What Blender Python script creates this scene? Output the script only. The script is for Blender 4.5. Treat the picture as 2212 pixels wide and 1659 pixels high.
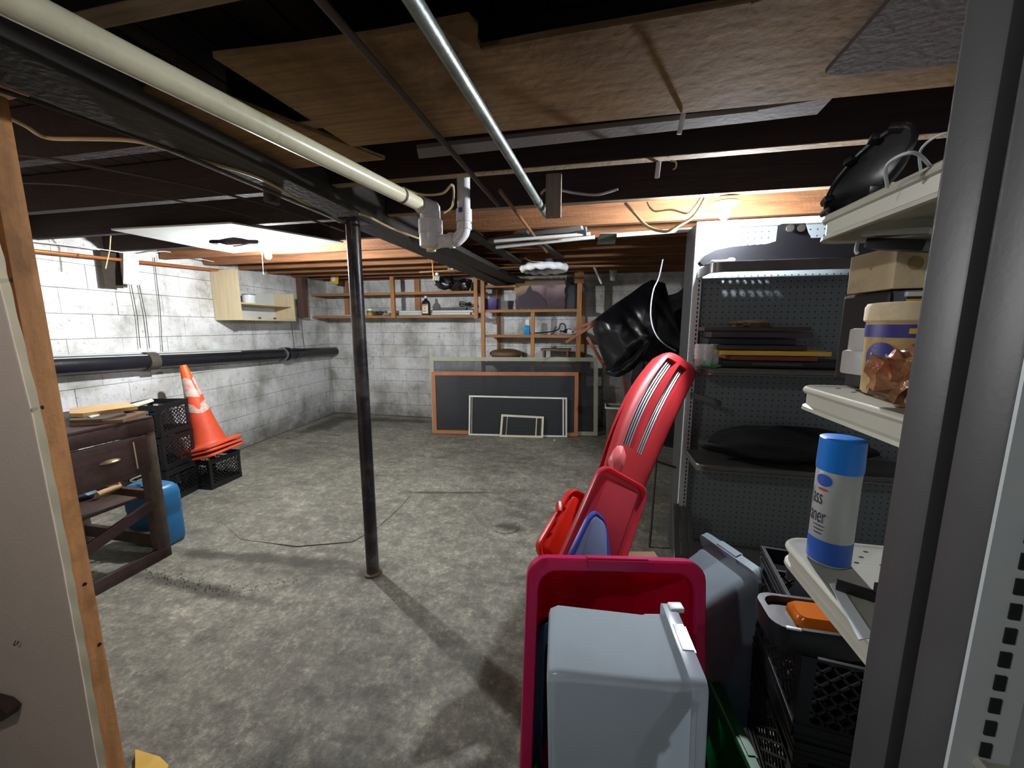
import bpy, bmesh, math, random
from mathutils import Vector, Matrix, Euler
random.seed(7)
R = math.radians
SC = bpy.context.scene
COL = SC.collection
for _o in list(bpy.data.objects): bpy.data.objects.remove(_o)

# ------------------------------------------------------------------ camera, world, lights, exposure
CAM = Vector((0, 0, 1.5)); FPX = 832.0; PITCH = R(8.5); YAW = R(11.9)
cd = bpy.data.cameras.new('camera'); cam = bpy.data.objects.new('camera', cd); COL.objects.link(cam)
cam.location = CAM; cam.rotation_euler = Euler((R(90) - PITCH, 0, YAW), 'XYZ')
cd.sensor_width = 36.0; cd.lens = FPX / 2212 * 36.0; cd.clip_start = 0.02; cd.clip_end = 60
SC.camera = cam
w = bpy.data.worlds.new('world'); SC.world = w; w.use_nodes = True
w.node_tree.nodes['Background'].inputs[0].default_value = (0.75, 0.82, 1.0, 1)
w.node_tree.nodes['Background'].inputs[1].default_value = 0.0
SC.view_settings.view_transform = 'Standard'; SC.view_settings.look = 'None'
SC.view_settings.gamma = 1.0; SC.view_settings.exposure = 0.18
try: SC.view_settings.use_curve_mapping = False
except Exception: pass
BULB_L = Vector((-2.56, 2.72, 2.055)); BULB_R = Vector((0.62, 2.205, 2.052))
POW_L, POW_R, POW_N = 142.0, 125.0, 23.0
# a third bare bulb of the basement hangs behind the photographer
_l = bpy.data.lights.new('bulb_behind', 'POINT'); _l.energy = POW_N; _l.shadow_soft_size = 0.03; _l.color = (1.0, 0.97, 0.95)
_lo = bpy.data.objects.new('bulb_behind', _l); COL.objects.link(_lo); _lo.location = (-0.88, -0.41, 2.148)

def ray(px, py):
    x = (px - 1106) / FPX; y = (829.5 - py) / FPX
    c, s = math.cos(PITCH), math.sin(PITCH); f = c + y * s; u = y * c - s
    cy, sy = math.cos(YAW), math.sin(YAW)
    return Vector((x * cy - f * sy, x * sy + f * cy, u))
def at(px, py, ax, v):
    r = ray(px, py); i = 'xyz'.index(ax); return CAM + r * ((v - CAM[i]) / r[i])
def zc(px, py, d): return CAM + ray(px, py) * d
WK = math.tan(R(5.5))
def wallx(y): return -4.42 + WK * (5.85 - y)
def atwall(px, py, off=0.0):
    r = ray(px, py); t = (-4.42 + off + WK * 5.85) / (r.x + WK * r.y); return CAM + r * t
def jz(y): return 2.13 + max(0, y - 2.6) * 0.034

# ------------------------------------------------------------------ materials
MATS = {}
def lin(c):
    if isinstance(c, str):
        c = tuple(int(c[i:i + 2], 16) / 255 for i in (0, 2, 4))
        c = tuple(x / 12.92 if x <= .04045 else ((x + .055) / 1.055) ** 2.4 for x in c)
    return (c[0], c[1], c[2], 1)
def mat(key, col='808080', rough=.6, metal=0, var=.12, scale=6, bump=.08, bscale=60, grain=None, pos=False,
        alpha=1, transl=0, dirt=None, dirtamt=.5, dirtscale=3, coat=0, emit=0, peg=False, spec=.5):
    if key in MATS: return MATS[key]
    m = bpy.data.materials.new(key); m.use_nodes = True; MATS[key] = m
    nt = m.node_tree; N = nt.nodes; L = nt.links; b = N['Principled BSDF']
    c = lin(col)
    if pos: src = N.new('ShaderNodeNewGeometry').outputs['Position']
    else: src = N.new('ShaderNodeTexCoord').outputs['Object']
    mp = N.new('ShaderNodeMapping'); L.new(src, mp.inputs[0])
    if grain is not None:
        s = [14, 14, 14]; s[grain] = 1.0; mp.inputs['Scale'].default_value = s
    n = N.new('ShaderNodeTexNoise'); n.inputs['Scale'].default_value = scale; n.inputs['Detail'].default_value = 6
    n.inputs['Roughness'].default_value = .65; L.new(mp.outputs[0], n.inputs['Vector'])
    rp = N.new('ShaderNodeValToRGB'); L.new(n.outputs[0], rp.inputs[0])
    rp.color_ramp.elements[0].position = .3; rp.color_ramp.elements[1].position = .7
    rp.color_ramp.elements[0].color = tuple(min(1, x * (1 - var)) for x in c[:3]) + (1,)
    rp.color_ramp.elements[1].color = tuple(min(1, x * (1 + var)) for x in c[:3]) + (1,)
    out = rp.outputs[0]
    if dirt:
        n2 = N.new('ShaderNodeTexNoise'); n2.inputs['Scale'].default_value = dirtscale; n2.inputs['Detail'].default_value = 8
        n2.inputs['Roughness'].default_value = .7; L.new(src, n2.inputs['Vector'])
        r2 = N.new('ShaderNodeValToRGB'); L.new(n2.outputs[0], r2.inputs[0])
        r2.color_ramp.elements[0].position = .48; r2.color_ramp.elements[1].position = .68
        r2.color_ramp.elements[0].color = (0, 0, 0, 1); r2.color_ramp.elements[1].color = (dirtamt,) * 3 + (1,)
        mx = N.new('ShaderNodeMixRGB'); L.new(r2.outputs[0], mx.inputs[0]); L.new(out, mx.inputs[1]); mx.inputs[2].default_value = lin(dirt)
        out = mx.outputs[0]
    if peg:
        vm = N.new('ShaderNodeVectorMath'); vm.operation = 'MULTIPLY'; L.new(N.new('ShaderNodeNewGeometry').outputs['Position'], vm.inputs[0]); vm.inputs[1].default_value = (1 / .034,) * 3
        fr = N.new('ShaderNodeVectorMath'); fr.operation = 'FRACTION'; L.new(vm.outputs[0], fr.inputs[0])
        sb = N.new('ShaderNodeVectorMath'); sb.operation = 'SUBTRACT'; L.new(fr.outputs[0], sb.inputs[0]); sb.inputs[1].default_value = (.5, .5, .5)
        ml = N.new('ShaderNodeVectorMath'); ml.operation = 'MULTIPLY'; L.new(sb.outputs[0], ml.inputs[0])
        ml.inputs[1].default_value = (1, 0, 1) if peg == 'xz' else (1, 1, 0)
        ln = N.new('ShaderNodeVectorMath'); ln.operation = 'LENGTH'; L.new(ml.outputs[0], ln.inputs[0])
        lt = N.new('ShaderNodeMath'); lt.operation = 'LESS_THAN'; L.new(ln.outputs['Value'], lt.inputs[0]); lt.inputs[1].default_value = .12
        mx = N.new('ShaderNodeMixRGB'); L.new(lt.outputs[0], mx.inputs[0]); L.new(out, mx.inputs[1]); mx.inputs[2].default_value = (.01, .01, .01, 1)
        out = mx.outputs[0]
    L.new(out, b.inputs['Base Color'])
    b.inputs['Roughness'].default_value = rough; b.inputs['Metallic'].default_value = metal
    b.inputs['Specular IOR Level'].default_value = spec
    if coat: b.inputs['Coat Weight'].default_value = coat
    if bump:
        nb = N.new('ShaderNodeTexNoise'); nb.inputs['Scale'].default_value = bscale; nb.inputs['Detail'].default_value = 5
        L.new(mp.outputs[0] if grain is None else src, nb.inputs['Vector'])
        bp = N.new('ShaderNodeBump'); bp.inputs['Strength'].default_value = bump; bp.inputs['Distance'].default_value = .01
        L.new(nb.outputs[0], bp.inputs['Height']); L.new(bp.outputs[0], b.inputs['Normal'])
    if emit:
        b.inputs['Emission Color'].default_value = c; b.inputs['Emission Strength'].default_value = emit
    o = N['Material Output']
    sh = b.outputs[0]
    if transl:
        t = N.new('ShaderNodeBsdfTranslucent'); L.new(out, t.inputs[0]); ms = N.new('ShaderNodeMixShader')
        ms.inputs[0].default_value = transl; L.new(sh, ms.inputs[1]); L.new(t.outputs[0], ms.inputs[2]); sh = ms.outputs[0]
    if alpha < 1:
        t = N.new('ShaderNodeBsdfTransparent'); ms = N.new('ShaderNodeMixShader'); ms.inputs[0].default_value = alpha
        L.new(t.outputs[0], ms.inputs[1]); L.new(sh, ms.inputs[2]); sh = ms.outputs[0]
    L.new(sh, o.inputs[0])
    return m

def math_node(nt, op, a, b=None):
    n = nt.nodes.new('ShaderNodeMath'); n.operation = op
    for i, v in enumerate((a, b)):
        if v is None: continue
        if isinstance(v, (int, float)): n.inputs[i].default_value = v
        else: nt.links.new(v, n.inputs[i])
    return n.outputs[0]
def ramp(nt, src, stops):
    r = nt.nodes.new('ShaderNodeValToRGB'); nt.links.new(src, r.inputs[0]); e = r.color_ramp.elements
    while len(e) < len(stops): e.new(.5)
    for k, (p, c) in enumerate(stops): e[k].position = p; e[k].color = lin(c) if isinstance(c, str) else (c, c, c, 1)
    return r.outputs[0]
def noise(nt, src, scale, detail=6, rough=.6, mapscale=None):
    if mapscale:
        mp = nt.nodes.new('ShaderNodeMapping'); mp.inputs['Scale'].default_value = mapscale; nt.links.new(src, mp.inputs[0]); src = mp.outputs[0]
    n = nt.nodes.new('ShaderNodeTexNoise'); n.inputs['Scale'].default_value = scale; n.inputs['Detail'].default_value = detail
    n.inputs['Roughness'].default_value = rough; nt.links.new(src, n.inputs['Vector']); return n.outputs[0]
def mixc(nt, f, a, b, mode='MIX'):
    m = nt.nodes.new('ShaderNodeMixRGB'); m.blend_type = mode
    for i, v in enumerate((f, a, b)):
        if isinstance(v, (int, float)): m.inputs[i].default_value = v if i == 0 else (v, v, v, 1)
        elif isinstance(v, str): m.inputs[i].default_value = lin(v)
        else: nt.links.new(v, m.inputs[i])
    return m.outputs[0]

def concrete_mat():
    m = bpy.data.materials.new('concrete_floor'); m.use_nodes = True; nt = m.node_tree; b = nt.nodes['Principled BSDF']
    P = nt.nodes.new('ShaderNodeNewGeometry').outputs['Position']
    big = noise(nt, P, 1.1, 8, .62)
    c = ramp(nt, big, [(.36, '626058'), (.45, '87857b'), (.53, 'a8a69b'), (.64, 'c6c4b8')])
    f = noise(nt, P, 7, 8, .75)
    c = mixc(nt, .5, c, ramp(nt, f, [(.34, '484740'), (.5, '83827a'), (.66, 'b6b4a8')]))
    fine = noise(nt, P, 38, 8, .85)
    c = mixc(nt, .55, c, ramp(nt, fine, [(.36, '2b2a25'), (.5, '85837a'), (.62, 'dedbcd')]), 'OVERLAY')
    c = mixc(nt, .38, c, ramp(nt, noise(nt, P, 14, 8, .8), [(.38, '3a3932'), (.5, '84827a'), (.62, 'd6d4c6')]), 'OVERLAY')
    # trowel streaks
    st = noise(nt, P, 3.2, 7, .7, (1.0, 3.2, 1))
    c = mixc(nt, .18, c, ramp(nt, st, [(.35, '55534a'), (.6, 'b4b1a2')]))
    # damp dark stains: around the debris patch by the desk, by the back corner and in the foreground
    sx = nt.nodes.new('ShaderNodeSeparateXYZ'); nt.links.new(P, sx.inputs[0])
    def blob(cx, cy, rx, ry, rot=0):
        ca, sa = math.cos(rot), math.sin(rot)
        dx = math_node(nt, 'SUBTRACT', sx.outputs[0], cx); dy = math_node(nt, 'SUBTRACT', sx.outputs[1], cy)
        u = math_node(nt, 'ADD', math_node(nt, 'MULTIPLY', dx, ca / rx), math_node(nt, 'MULTIPLY', dy, sa / rx))
        v = math_node(nt, 'ADD', math_node(nt, 'MULTIPLY', dx, -sa / ry), math_node(nt, 'MULTIPLY', dy, ca / ry))
        d = math_node(nt, 'SQRT', math_node(nt, 'ADD', math_node(nt, 'MULTIPLY', u, u), math_node(nt, 'MULTIPLY', v, v)))
        d = math_node(nt, 'ADD', d, math_node(nt, 'MULTIPLY', math_node(nt, 'SUBTRACT', noise(nt, P, 5, 8, .75), .5), 2.2))
        return ramp(nt, d, [(.45, 1.0), (1.0, 0.0)])
    for a in ((-2.25, 1.62, .62, .06, -.05), (-2.0, 1.95, .9, .07, .1), (-1.25, 3.15, .55, .03, .2), (-4.0, 5.2, .25, .9, 0), (-3.2, 5.55, 1.3, .16, 0),
              (-.9, .75, .8, .35, .3), (-.6, 2.65, .16, .07, 0), (-1.28, 1.93, .12, .1, 0)):
        c = mixc(nt, math_node(nt, 'MULTIPLY', blob(*a), .78), c, '37352b')
    nt.links.new(c, b.inputs['Base Color'])
    nt.links.new(ramp(nt, big, [(.3, .45), (.7, .75)]), b.inputs['Roughness'])
    bp = nt.nodes.new('ShaderNodeBump'); bp.inputs['Strength'].default_value = .5; bp.inputs['Distance'].default_value = .02
    h = math_node(nt, 'ADD', math_node(nt, 'MULTIPLY', f, .8), math_node(nt, 'MULTIPLY', fine, .45)); h = math_node(nt, 'ADD', h, st)
    nt.links.new(h, bp.inputs['Height']); nt.links.new(bp.outputs[0], b.inputs['Normal'])
    MATS['concrete_floor'] = m; return m
def wall_mat():
    m = bpy.data.materials.new('whitewashed_block'); m.use_nodes = True; nt = m.node_tree; b = nt.nodes['Principled BSDF']
    P = nt.nodes.new('ShaderNodeNewGeometry').outputs['Position']
    n1 = noise(nt, P, 2.2, 8, .65)
    c = ramp(nt, n1, [(.33, '9d9d98'), (.45, 'c6c7c4'), (.58, 'dedfdf')])
    sp = noise(nt, P, 22, 6, .75)
    c = mixc(nt, ramp(nt, sp, [(.57, 0.0), (.70, .75)]), c, '6f6e66')
    c = mixc(nt, ramp(nt, noise(nt, P, 9, 8, .8, (1, 1, 2.5)), [(.55, 0.0), (.68, .4)]), c, '8d8c84')
    dr = noise(nt, P, 1.6, 6, .6, (3.2, 3.2, .9))
    c = mixc(nt, ramp(nt, dr, [(.54, 0.0), (.68, .5)]), c, '87867c')
    hc = noise(nt, P, 3.0, 9, .8, (.35, .35, 7))
    c = mixc(nt, ramp(nt, hc, [(.62, 0.0), (.66, .7)]), c, '6a6962')
    sx = nt.nodes.new('ShaderNodeSeparateXYZ'); nt.links.new(P, sx.inputs[0])
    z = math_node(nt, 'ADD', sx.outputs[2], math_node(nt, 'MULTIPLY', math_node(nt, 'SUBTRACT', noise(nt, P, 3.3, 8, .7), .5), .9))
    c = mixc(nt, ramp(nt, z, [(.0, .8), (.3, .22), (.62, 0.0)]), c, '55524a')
    yl = noise(nt, P, 3.7, 5, .6)
    c = mixc(nt, ramp(nt, yl, [(.58, 0.0), (.75, .25)]), c, 'b3a67e')
    nt.links.new(c, b.inputs['Base Color']); b.inputs['Roughness'].default_value = .8
    bp = nt.nodes.new('ShaderNodeBump'); bp.inputs['Strength'].default_value = .6; bp.inputs['Distance'].default_value = .012
    nt.links.new(math_node(nt, 'ADD', sp, noise(nt, P, 6, 6, .7)), bp.inputs['Height']); nt.links.new(bp.outputs[0], b.inputs['Normal'])
    MATS['whitewashed_block'] = m; return m
concrete = concrete_mat(); blockm = wall_mat()
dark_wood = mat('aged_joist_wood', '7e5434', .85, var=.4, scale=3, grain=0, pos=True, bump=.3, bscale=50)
shaded_wood = mat('shaded_joist_wood', '2e2320', .85, var=.4, scale=3, grain=0, pos=True, bump=.3, bscale=50)  # darker copy of the joist wood, shade painted in for the unlit near joists
dark_woody = mat('aged_beam_wood', '3d3a35', .85, var=.35, scale=3, grain=1, pos=True, bump=.3, bscale=50)
subfl = mat('subfloor_wood', '2e211d', .9, var=.4, scale=3, grain=1, pos=True, bump=.2)
ply = mat('stained_plywood', '8a6d49', .85, var=.3, scale=4, grain=0, pos=True, bump=.1, bscale=30, dirt='4f3820', dirtamt=.7, dirtscale=2, spec=.2)
greyply = mat('grey_sheet', '7a7472', .85, var=.15, scale=3, pos=True, bump=.08, spec=.2, dirt='6a6462', dirtamt=.5)
pine = mat('pine_lumber', 'a9794b', .7, var=.3, scale=3, grain=2, bump=.15)
pinex = mat('pine_lumber_flat', '9c6f44', .7, var=.3, scale=3, grain=0, bump=.15)
postwood = mat('door_post_wood', 'b58150', .75, var=.3, scale=2.5, grain=2, bump=.25, dirt='5b3a1c', dirtamt=.6, dirtscale=5)
tan = mat('pale_scrap_wood', 'c7a677', .7, var=.15, scale=3, grain=1, bump=.1)
pvc = mat('aged_pvc', 'd6d1b4', .28, var=.08, scale=3, bump=.03, bscale=15, dirt='8d8668', dirtamt=.45, dirtscale=4, pos=True)
pvcw = mat('white_pvc', 'd8d6da', .28, var=.05, bump=.02, pos=True, dirt='8f8d92', dirtamt=.5, dirtscale=9)
galv = mat('galvanised_conduit', '7d8580', .42, .6, var=.3, scale=12, bump=.1, pos=True, dirt='a9aea8', dirtamt=.5, dirtscale=14)
rustpipe = mat('dull_brown_pipe', '574a3f', .6, .3, var=.25, bump=.1, pos=True)
copper = mat('copper_tube', 'cf8048', .35, .65, var=.2, bump=.05, pos=True)
castiron = mat('black_cast_iron', '1d1e24', .32, .1, var=.3, scale=8, bump=.15, bscale=25, pos=True)
brownband = mat('brown_coupling', '4b443c', .7, .1, var=.3, bump=.3, pos=True)
blacksteel = mat('black_painted_column', '1e1c21', .34, .2, var=.35, scale=6, bump=.1, bscale=30, pos=True, dirt='6f6863', dirtamt=.5, dirtscale=5)
plaster = mat('white_drywall', 'c9cfcb', .8, var=.05, scale=2, bump=.05, pos=True)
drywall = mat('foreground_drywall', 'd8c6b8', .85, var=.05, scale=3, bump=.1, bscale=90, pos=True)
cabinetm = mat('cream_plywood_cabinet', 'c4b493', .65, var=.12, scale=3, grain=2, bump=.06)
deskm = mat('dark_stained_wood', '3a2420', .5, var=.35, scale=3, grain=1, bump=.15, dirt='5f5248', dirtamt=.5, dirtscale=4)
deskz = mat('dark_leg_wood', '4a3d33', .6, var=.35, scale=3, grain=2, bump=.15, dirt='6d5f50', dirtamt=.5, dirtscale=6)
crate_p = mat('black_crate_plastic', '16171a', .38, var=.2, bump=.04)
conem = mat('faded_orange_plastic', 'd9502f', .5, var=.15, scale=5, bump=.05, dirt='a85a4a', dirtamt=.5, dirtscale=6)
conetop = mat('bright_orange_plastic', 'e85a1e', .45, var=.08, bump=.03)
coneband = mat('worn_reflective_band', 'c9b3a9', .5, var=.2, scale=12, bump=.1, dirt='d0603c', dirtamt=.8, dirtscale=16)
jugm = mat('blue_jug_plastic', '2f76a8', .35, var=.1, bump=.03, transl=.15)
white = mat('white_enamel', 'd9dcdc', .35, var=.05, bump=.02)
offwhite = mat('offwhite_paint', 'cfc8b2', .5, var=.1, bump=.05)
whiteframe = mat('white_screen_frame', 'd8d5cb', .5, var=.1, bump=.05)
greyframe = mat('grey_green_screen_frame', '9a9b86', .5, var=.12, bump=.05)
brownframe = mat('orange_brown_screen_frame', 'a5683f', .6, var=.15, scale=5, bump=.08)
mesh_l = mat('thin_screen_mesh', '2a2d30', .6, bump=0, alpha=.72)
mesh_m = mat('middle_screen_mesh', '23262a', .6, bump=0, alpha=.84)
mesh_d = mat('dense_screen_mesh', '1a1d20', .6, bump=0, alpha=.97)
bagm = mat('black_bag_plastic', '121318', .3, var=.2, bump=.25, bscale=9)
chairw = mat('red_brown_chair_wood', '7a4228', .5, var=.2, grain=2, bump=.05)
blackp = mat('black_plastic', '141418', .4, var=.15, bump=.05)
gond = mat('gondola_grey_paint', '494a4b', .45, .15, var=.06, bump=.03, bscale=120)
gonl = mat('gondola_light_paint', 'c9d2d6', .4, .1, var=.04, bump=.02)
pegm = mat('pegboard_panel', '6f777b', .5, .0, var=.04, bump=.02, peg='xz')
shelfm = mat('metal_shelf_paint', 'b9b8ab', .38, .15, var=.05, bump=.02, pos=True)
darkshelf = mat('worn_steel_shelf', '6d6b69', .32, .5, var=.15, bump=.03, pos=True)
shelft = mat('perforated_shelf_top', 'b9b8ab', .42, .1, var=.05, bump=.02, pos=True)
redm = mat('glossy_red_plastic', 'b0242b', .5, var=.1, bump=.02, transl=.08)
redlid = mat('translucent_red_lid', 'd8455a', .35, var=.08, bump=.02, transl=.45)
orlid = mat('orange_red_lid', 'dd2a1c', .35, var=.1, bump=.02, transl=.3)
bluelid = mat('milky_blue_lid', '8796bd', .35, var=.1, bump=.02, transl=.35)
bluelidr = mat('blue_lid_rim', '3f51b5', .4, var=.1, bump=.02, transl=.2)
crimson = mat('crimson_tote_plastic', 'c00a3c', .35, var=.06, bump=.03, transl=.4)
clearp = mat('milky_clear_plastic', 'c2ced6', .22, var=.04, bump=.04, bscale=12, transl=.3, alpha=.6)
greytote = mat('grey_blue_tote_plastic', '7b8a94', .4, var=.08, bump=.03, transl=.25)
greentote = mat('green_tote_plastic', '0e5a2c', .35, var=.1, bump=.02, transl=.2)
navytote = mat('navy_tote_plastic', '14304f', .35, var=.1, bump=.02, transl=.15)
silver = mat('silver_slat', '8f9296', .3, .5, var=.1, bump=.02)
bluecap = mat('bright_blue_cap', '1679d8', .35, var=.03, bump=0)
canbody = mat('can_grey_white', 'a9adab', .4, .1, var=.08, bump=.02)
ink = mat('dark_violet_ink', '2c2340', .6, var=.05, bump=0)
bluelogo = mat('blue_oval_print', '2456b0', .5, var=.05, bump=0)
redink = mat('red_ink', 'b0452f', .5, var=.05, bump=0)
cream = mat('cream_paper', 'd8cfb4', .7, var=.08, bump=.03)
foodlabel = mat('tan_food_label', 'b59a66', .5, var=.2, scale=10, bump=.02, dirt='8b5a33', dirtamt=.6, dirtscale=14)
purple = mat('purple_label', '2b2a7a', .45, var=.1, bump=0)
yellow = mat('yellow_print', 'dba92a', .5, var=.08, bump=0)
glassm = mat('clear_glass', 'cfd6d8', .08, var=.05, bump=0, alpha=.35)
smoky = mat('smoky_plastic', '6b665e', .15, var=.15, bump=.1, alpha=.75)
cardb = mat('cardboard', 'a88a60', .8, var=.1, bump=.05)
palebox = mat('pale_cardboard_box', 'd8c8a4', .8, var=.1, scale=10, bump=.05, dirt='a58f6e', dirtamt=.6, dirtscale=12)
wirem = mat('cream_cable', 'cdb98a', .5, var=.1, bump=.03, pos=True)
dwire = mat('dark_cable', '3a3632', .6, var=.2, bump=.03, pos=True)
wwire = mat('white_cable', 'd8d8dc', .4, var=.03, bump=0, pos=True)
flexm = mat('flexible_metal_conduit', 'b5b5b8', .35, .7, var=.1, bump=0, pos=True)
tubew = mat('white_tube_glass', 'd5dad6', .25, var=.05, bump=0, pos=True)
amber = mat('amber_lens', 'd8701a', .2, var=.1, bump=.1, bscale=80, transl=.2)
purpleb = mat('purple_bin_plastic', '3d2668', .4, var=.1, bump=.02)
bluebot = mat('blue_liquid_bottle', '1f9bd8', .25, var=.1, bump=0, transl=.2)
greenj = mat('green_label', '3a8a4a', .5, var=.1, bump=0)
orangel = mat('orange_label', 'd8862a', .5, var=.1, bump=0)
papr = mat('pink_map_paper', 'c9b8c0', .8, var=.15, scale=18, bump=.05, dirt='c98f8f', dirtamt=.6, dirtscale=12)
olive = mat('dark_olive_cloth', '2c281e', .9, var=.3, scale=20, bump=.3)
browns = mat('brown_wood_items', '6a5038', .6, var=.25, grain=0, bump=.1)
trayyel = mat('yellow_painted_board', 'd8b048', .6, var=.12, bump=.05)

# ------------------------------------------------------------------ geometry helpers
class G:
    def __init__(s): s.v = []; s.f = []
    def add(s, vs, fs):
        k = len(s.v); s.v += [Vector(v) for v in vs]; s.f += [tuple(i + k for i in f) for f in fs]; return s
    def frombm(s, bm, M=None):
        bm.verts.index_update(); M = M or Matrix()
        s.add([M @ v.co for v in bm.verts], [[v.index for v in f.verts] for f in bm.faces]); bm.free(); return s
    def box(s, c, d, rot=None, bev=0):
        bm = bmesh.new(); bmesh.ops.create_cube(bm, size=1)
        bmesh.ops.scale(bm, vec=d, verts=bm.verts)
        if bev: bmesh.ops.bevel(bm, geom=bm.edges[:], offset=min(bev, min(d) * .45), segments=2, affect='EDGES', profile=.6)
        M = Matrix.Translation(c)
        if rot is not None: M = M @ (rot.to_4x4() if isinstance(rot, Matrix) else Euler(rot).to_matrix().to_4x4())
        return s.frombm(bm, M)
    def bx(s, x0, x1, y0, y1, z0, z1, bev=0):
        return s.box(((x0 + x1) / 2, (y0 + y1) / 2, (z0 + z1) / 2), (abs(x1 - x0), abs(y1 - y0), abs(z1 - z0)), None, bev)
    def bar(s, p, q, wd, ht, up=(0, 0, 1), bev=0):
        p, q = Vector(p), Vector(q); d = q - p; y = d.normalized(); x = y.cross(Vector(up))
        if x.length < 1e-4: x = y.cross(Vector((1, 0, 0)))
        x.normalize(); z = x.cross(y)
        Rm = Matrix((x, y, z)).transposed()
        return s.box((p + q) / 2, (wd, d.length, ht), Rm, bev)
    def tube(s, pts, r, n=10, caps=True):
        pts = [Vector(p) for p in pts]; m = len(pts); rs = r if isinstance(r, (list, tuple)) else [r] * m
        t0 = (pts[1] - pts[0]).normalized(); a = t0.orthogonal().normalized(); rings = []
        for i in range(m):
            t = (pts[min(i + 1, m - 1)] - pts[max(i - 1, 0)]).normalized()
            a = (a - t * a.dot(t)).normalized(); b = t.cross(a)
            rings.append([pts[i] + (a * math.cos(2 * math.pi * k / n) + b * math.sin(2 * math.pi * k / n)) * rs[i] for k in range(n)])
        vs = [v for rg in rings for v in rg]; fs = []
        for i in range(m - 1):
            for k in range(n): fs.append((i * n + k, i * n + (k + 1) % n, (i + 1) * n + (k + 1) % n, (i + 1) * n + k))
        if caps: fs.append(tuple(range(n - 1, -1, -1))); fs.append(tuple((m - 1) * n + k for k in range(n)))
        return s.add(vs, fs)
    def lathe(s, prof, n=24, M=None, c=(0, 0, 0)):
        M = M or Matrix.Translation(c); vs = []; fs = []; m = len(prof)
        for r, z in prof:
            for k in range(n): vs.append(M @ Vector((max(r, 1e-5) * math.cos(2 * math.pi * k / n), max(r, 1e-5) * math.sin(2 * math.pi * k / n), z)))
        for i in range(m - 1):
            for k in range(n): fs.append((i * n + k, i * n + (k + 1) % n, (i + 1) * n + (k + 1) % n, (i + 1) * n + k))
        if prof[0][0] > 1e-4: fs.append(tuple(range(n - 1, -1, -1)))
        if prof[-1][0] > 1e-4: fs.append(tuple((m - 1) * n + k for k in range(n)))
        return s.add(vs, fs)
    def prism(s, pts, off):
        pts = [Vector(p) for p in pts]; off = Vector(off); n = len(pts)
        fs = [tuple(range(n)), tuple(2 * n - 1 - k for k in range(n))] + [(k, k + n, (k + 1) % n + n, (k + 1) % n) for k in range(n)]
        return s.add(pts + [p + off for p in pts], fs)
    def loft(s, loops, cap0=True, cap1=True):
        n = len(loops[0]); vs = [v for l in loops for v in l]; fs = []
        for i in range(len(loops) - 1):
            for k in range(n): fs.append((i * n + k, i * n + (k + 1) % n, (i + 1) * n + (k + 1) % n, (i + 1) * n + k))
        if cap0: fs.append(tuple(range(n - 1, -1, -1)))
        if cap1: fs.append(tuple((len(loops) - 1) * n + k for k in range(n)))
        return s.add(vs, fs)
    def grid(s, fn, nu, nv):
        vs = [fn(i / nu, j / nv) for j in range(nv + 1) for i in range(nu + 1)]
        fs = [(j * (nu + 1) + i, j * (nu + 1) + i + 1, (j + 1) * (nu + 1) + i + 1, (j + 1) * (nu + 1) + i) for j in range(nv) for i in range(nu)]
        return s.add(vs, fs)
    def blob(s, c, rad, sub=3, amp=.1, fr=3, seed=0, rot=None):
        bm = bmesh.new(); bmesh.ops.create_icosphere(bm, subdivisions=sub, radius=1)
        from mathutils import noise as nz
        Rm = Euler(rot).to_matrix() if rot else Matrix.Identity(3)
        for v in bm.verts:
            p = v.co.copy(); k = 1 + amp * nz.noise(p * fr + Vector((seed, seed * 1.7, 0))) * 2 + amp * .5 * nz.noise(p * fr * 2.7 + Vector((seed, 0, 3)))
            v.co = Rm @ Vector((p.x * k * rad[0], p.y * k * rad[1], p.z * k * rad[2])) + Vector(c)
        return s.frombm(bm)

PM = {}
def link(name, g, m, parent, M, smooth):
    me = bpy.data.meshes.new(name); Mi = M.inverted()
    me.from_pydata([Mi @ v for v in g.v], [], g.f); me.update()
    bm = bmesh.new(); bm.from_mesh(me); bmesh.ops.recalc_face_normals(bm, faces=bm.faces); bm.to_mesh(me); bm.free()
    if smooth:
        me.polygons.foreach_set('use_smooth', [True] * len(me.polygons))
        try: me.set_sharp_from_angle(angle=R(38))
        except Exception: pass
    if m: me.materials.append(m)
    o = bpy.data.objects.new(name, me); COL.objects.link(o)
    if parent: o.parent = parent
    return o
def part(name, g, m, parent, smooth=True, label=None, kind=None):
    """world-space geometry baked under its parent"""
    M = PM[parent.name]; o = link(name, g, m, parent, M, smooth); PM[o.name] = M
    if label: o['label'] = label
    if kind: o['kind'] = kind
    return o
def tag(o, label, cat, group=None):
    o['label'] = label; o['category'] = cat
    if group: o['group'] = group
    return o
def thing(name, label, cat, loc, rz=0, group=None):
    o = bpy.data.objects.new(name, None); COL.objects.link(o); o.empty_display_size = .05
    M = Matrix.Translation(loc) @ Matrix.Rotation(rz, 4, 'Z'); o.matrix_world = M; PM[o.name] = M
    return tag(o, label, cat, group)
def single(name, g, m, label, cat, group=None, smooth=True):
    lo = Vector([min(v[i] for v in g.v) for i in range(3)]); hi = Vector([max(v[i] for v in g.v) for i in range(3)])
    base = Vector(((lo.x + hi.x) / 2, (lo.y + hi.y) / 2, lo.z)); M = Matrix.Translation(base)
    o = link(name, g, m, None, M, smooth); o.location = base; PM[o.name] = M
    return tag(o, label, cat, group)
def struct(name, g, m, smooth=False):
    o = link(name, g, m, None, Matrix(), smooth); o['kind'] = 'structure'; PM[o.name] = Matrix(); return o
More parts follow.
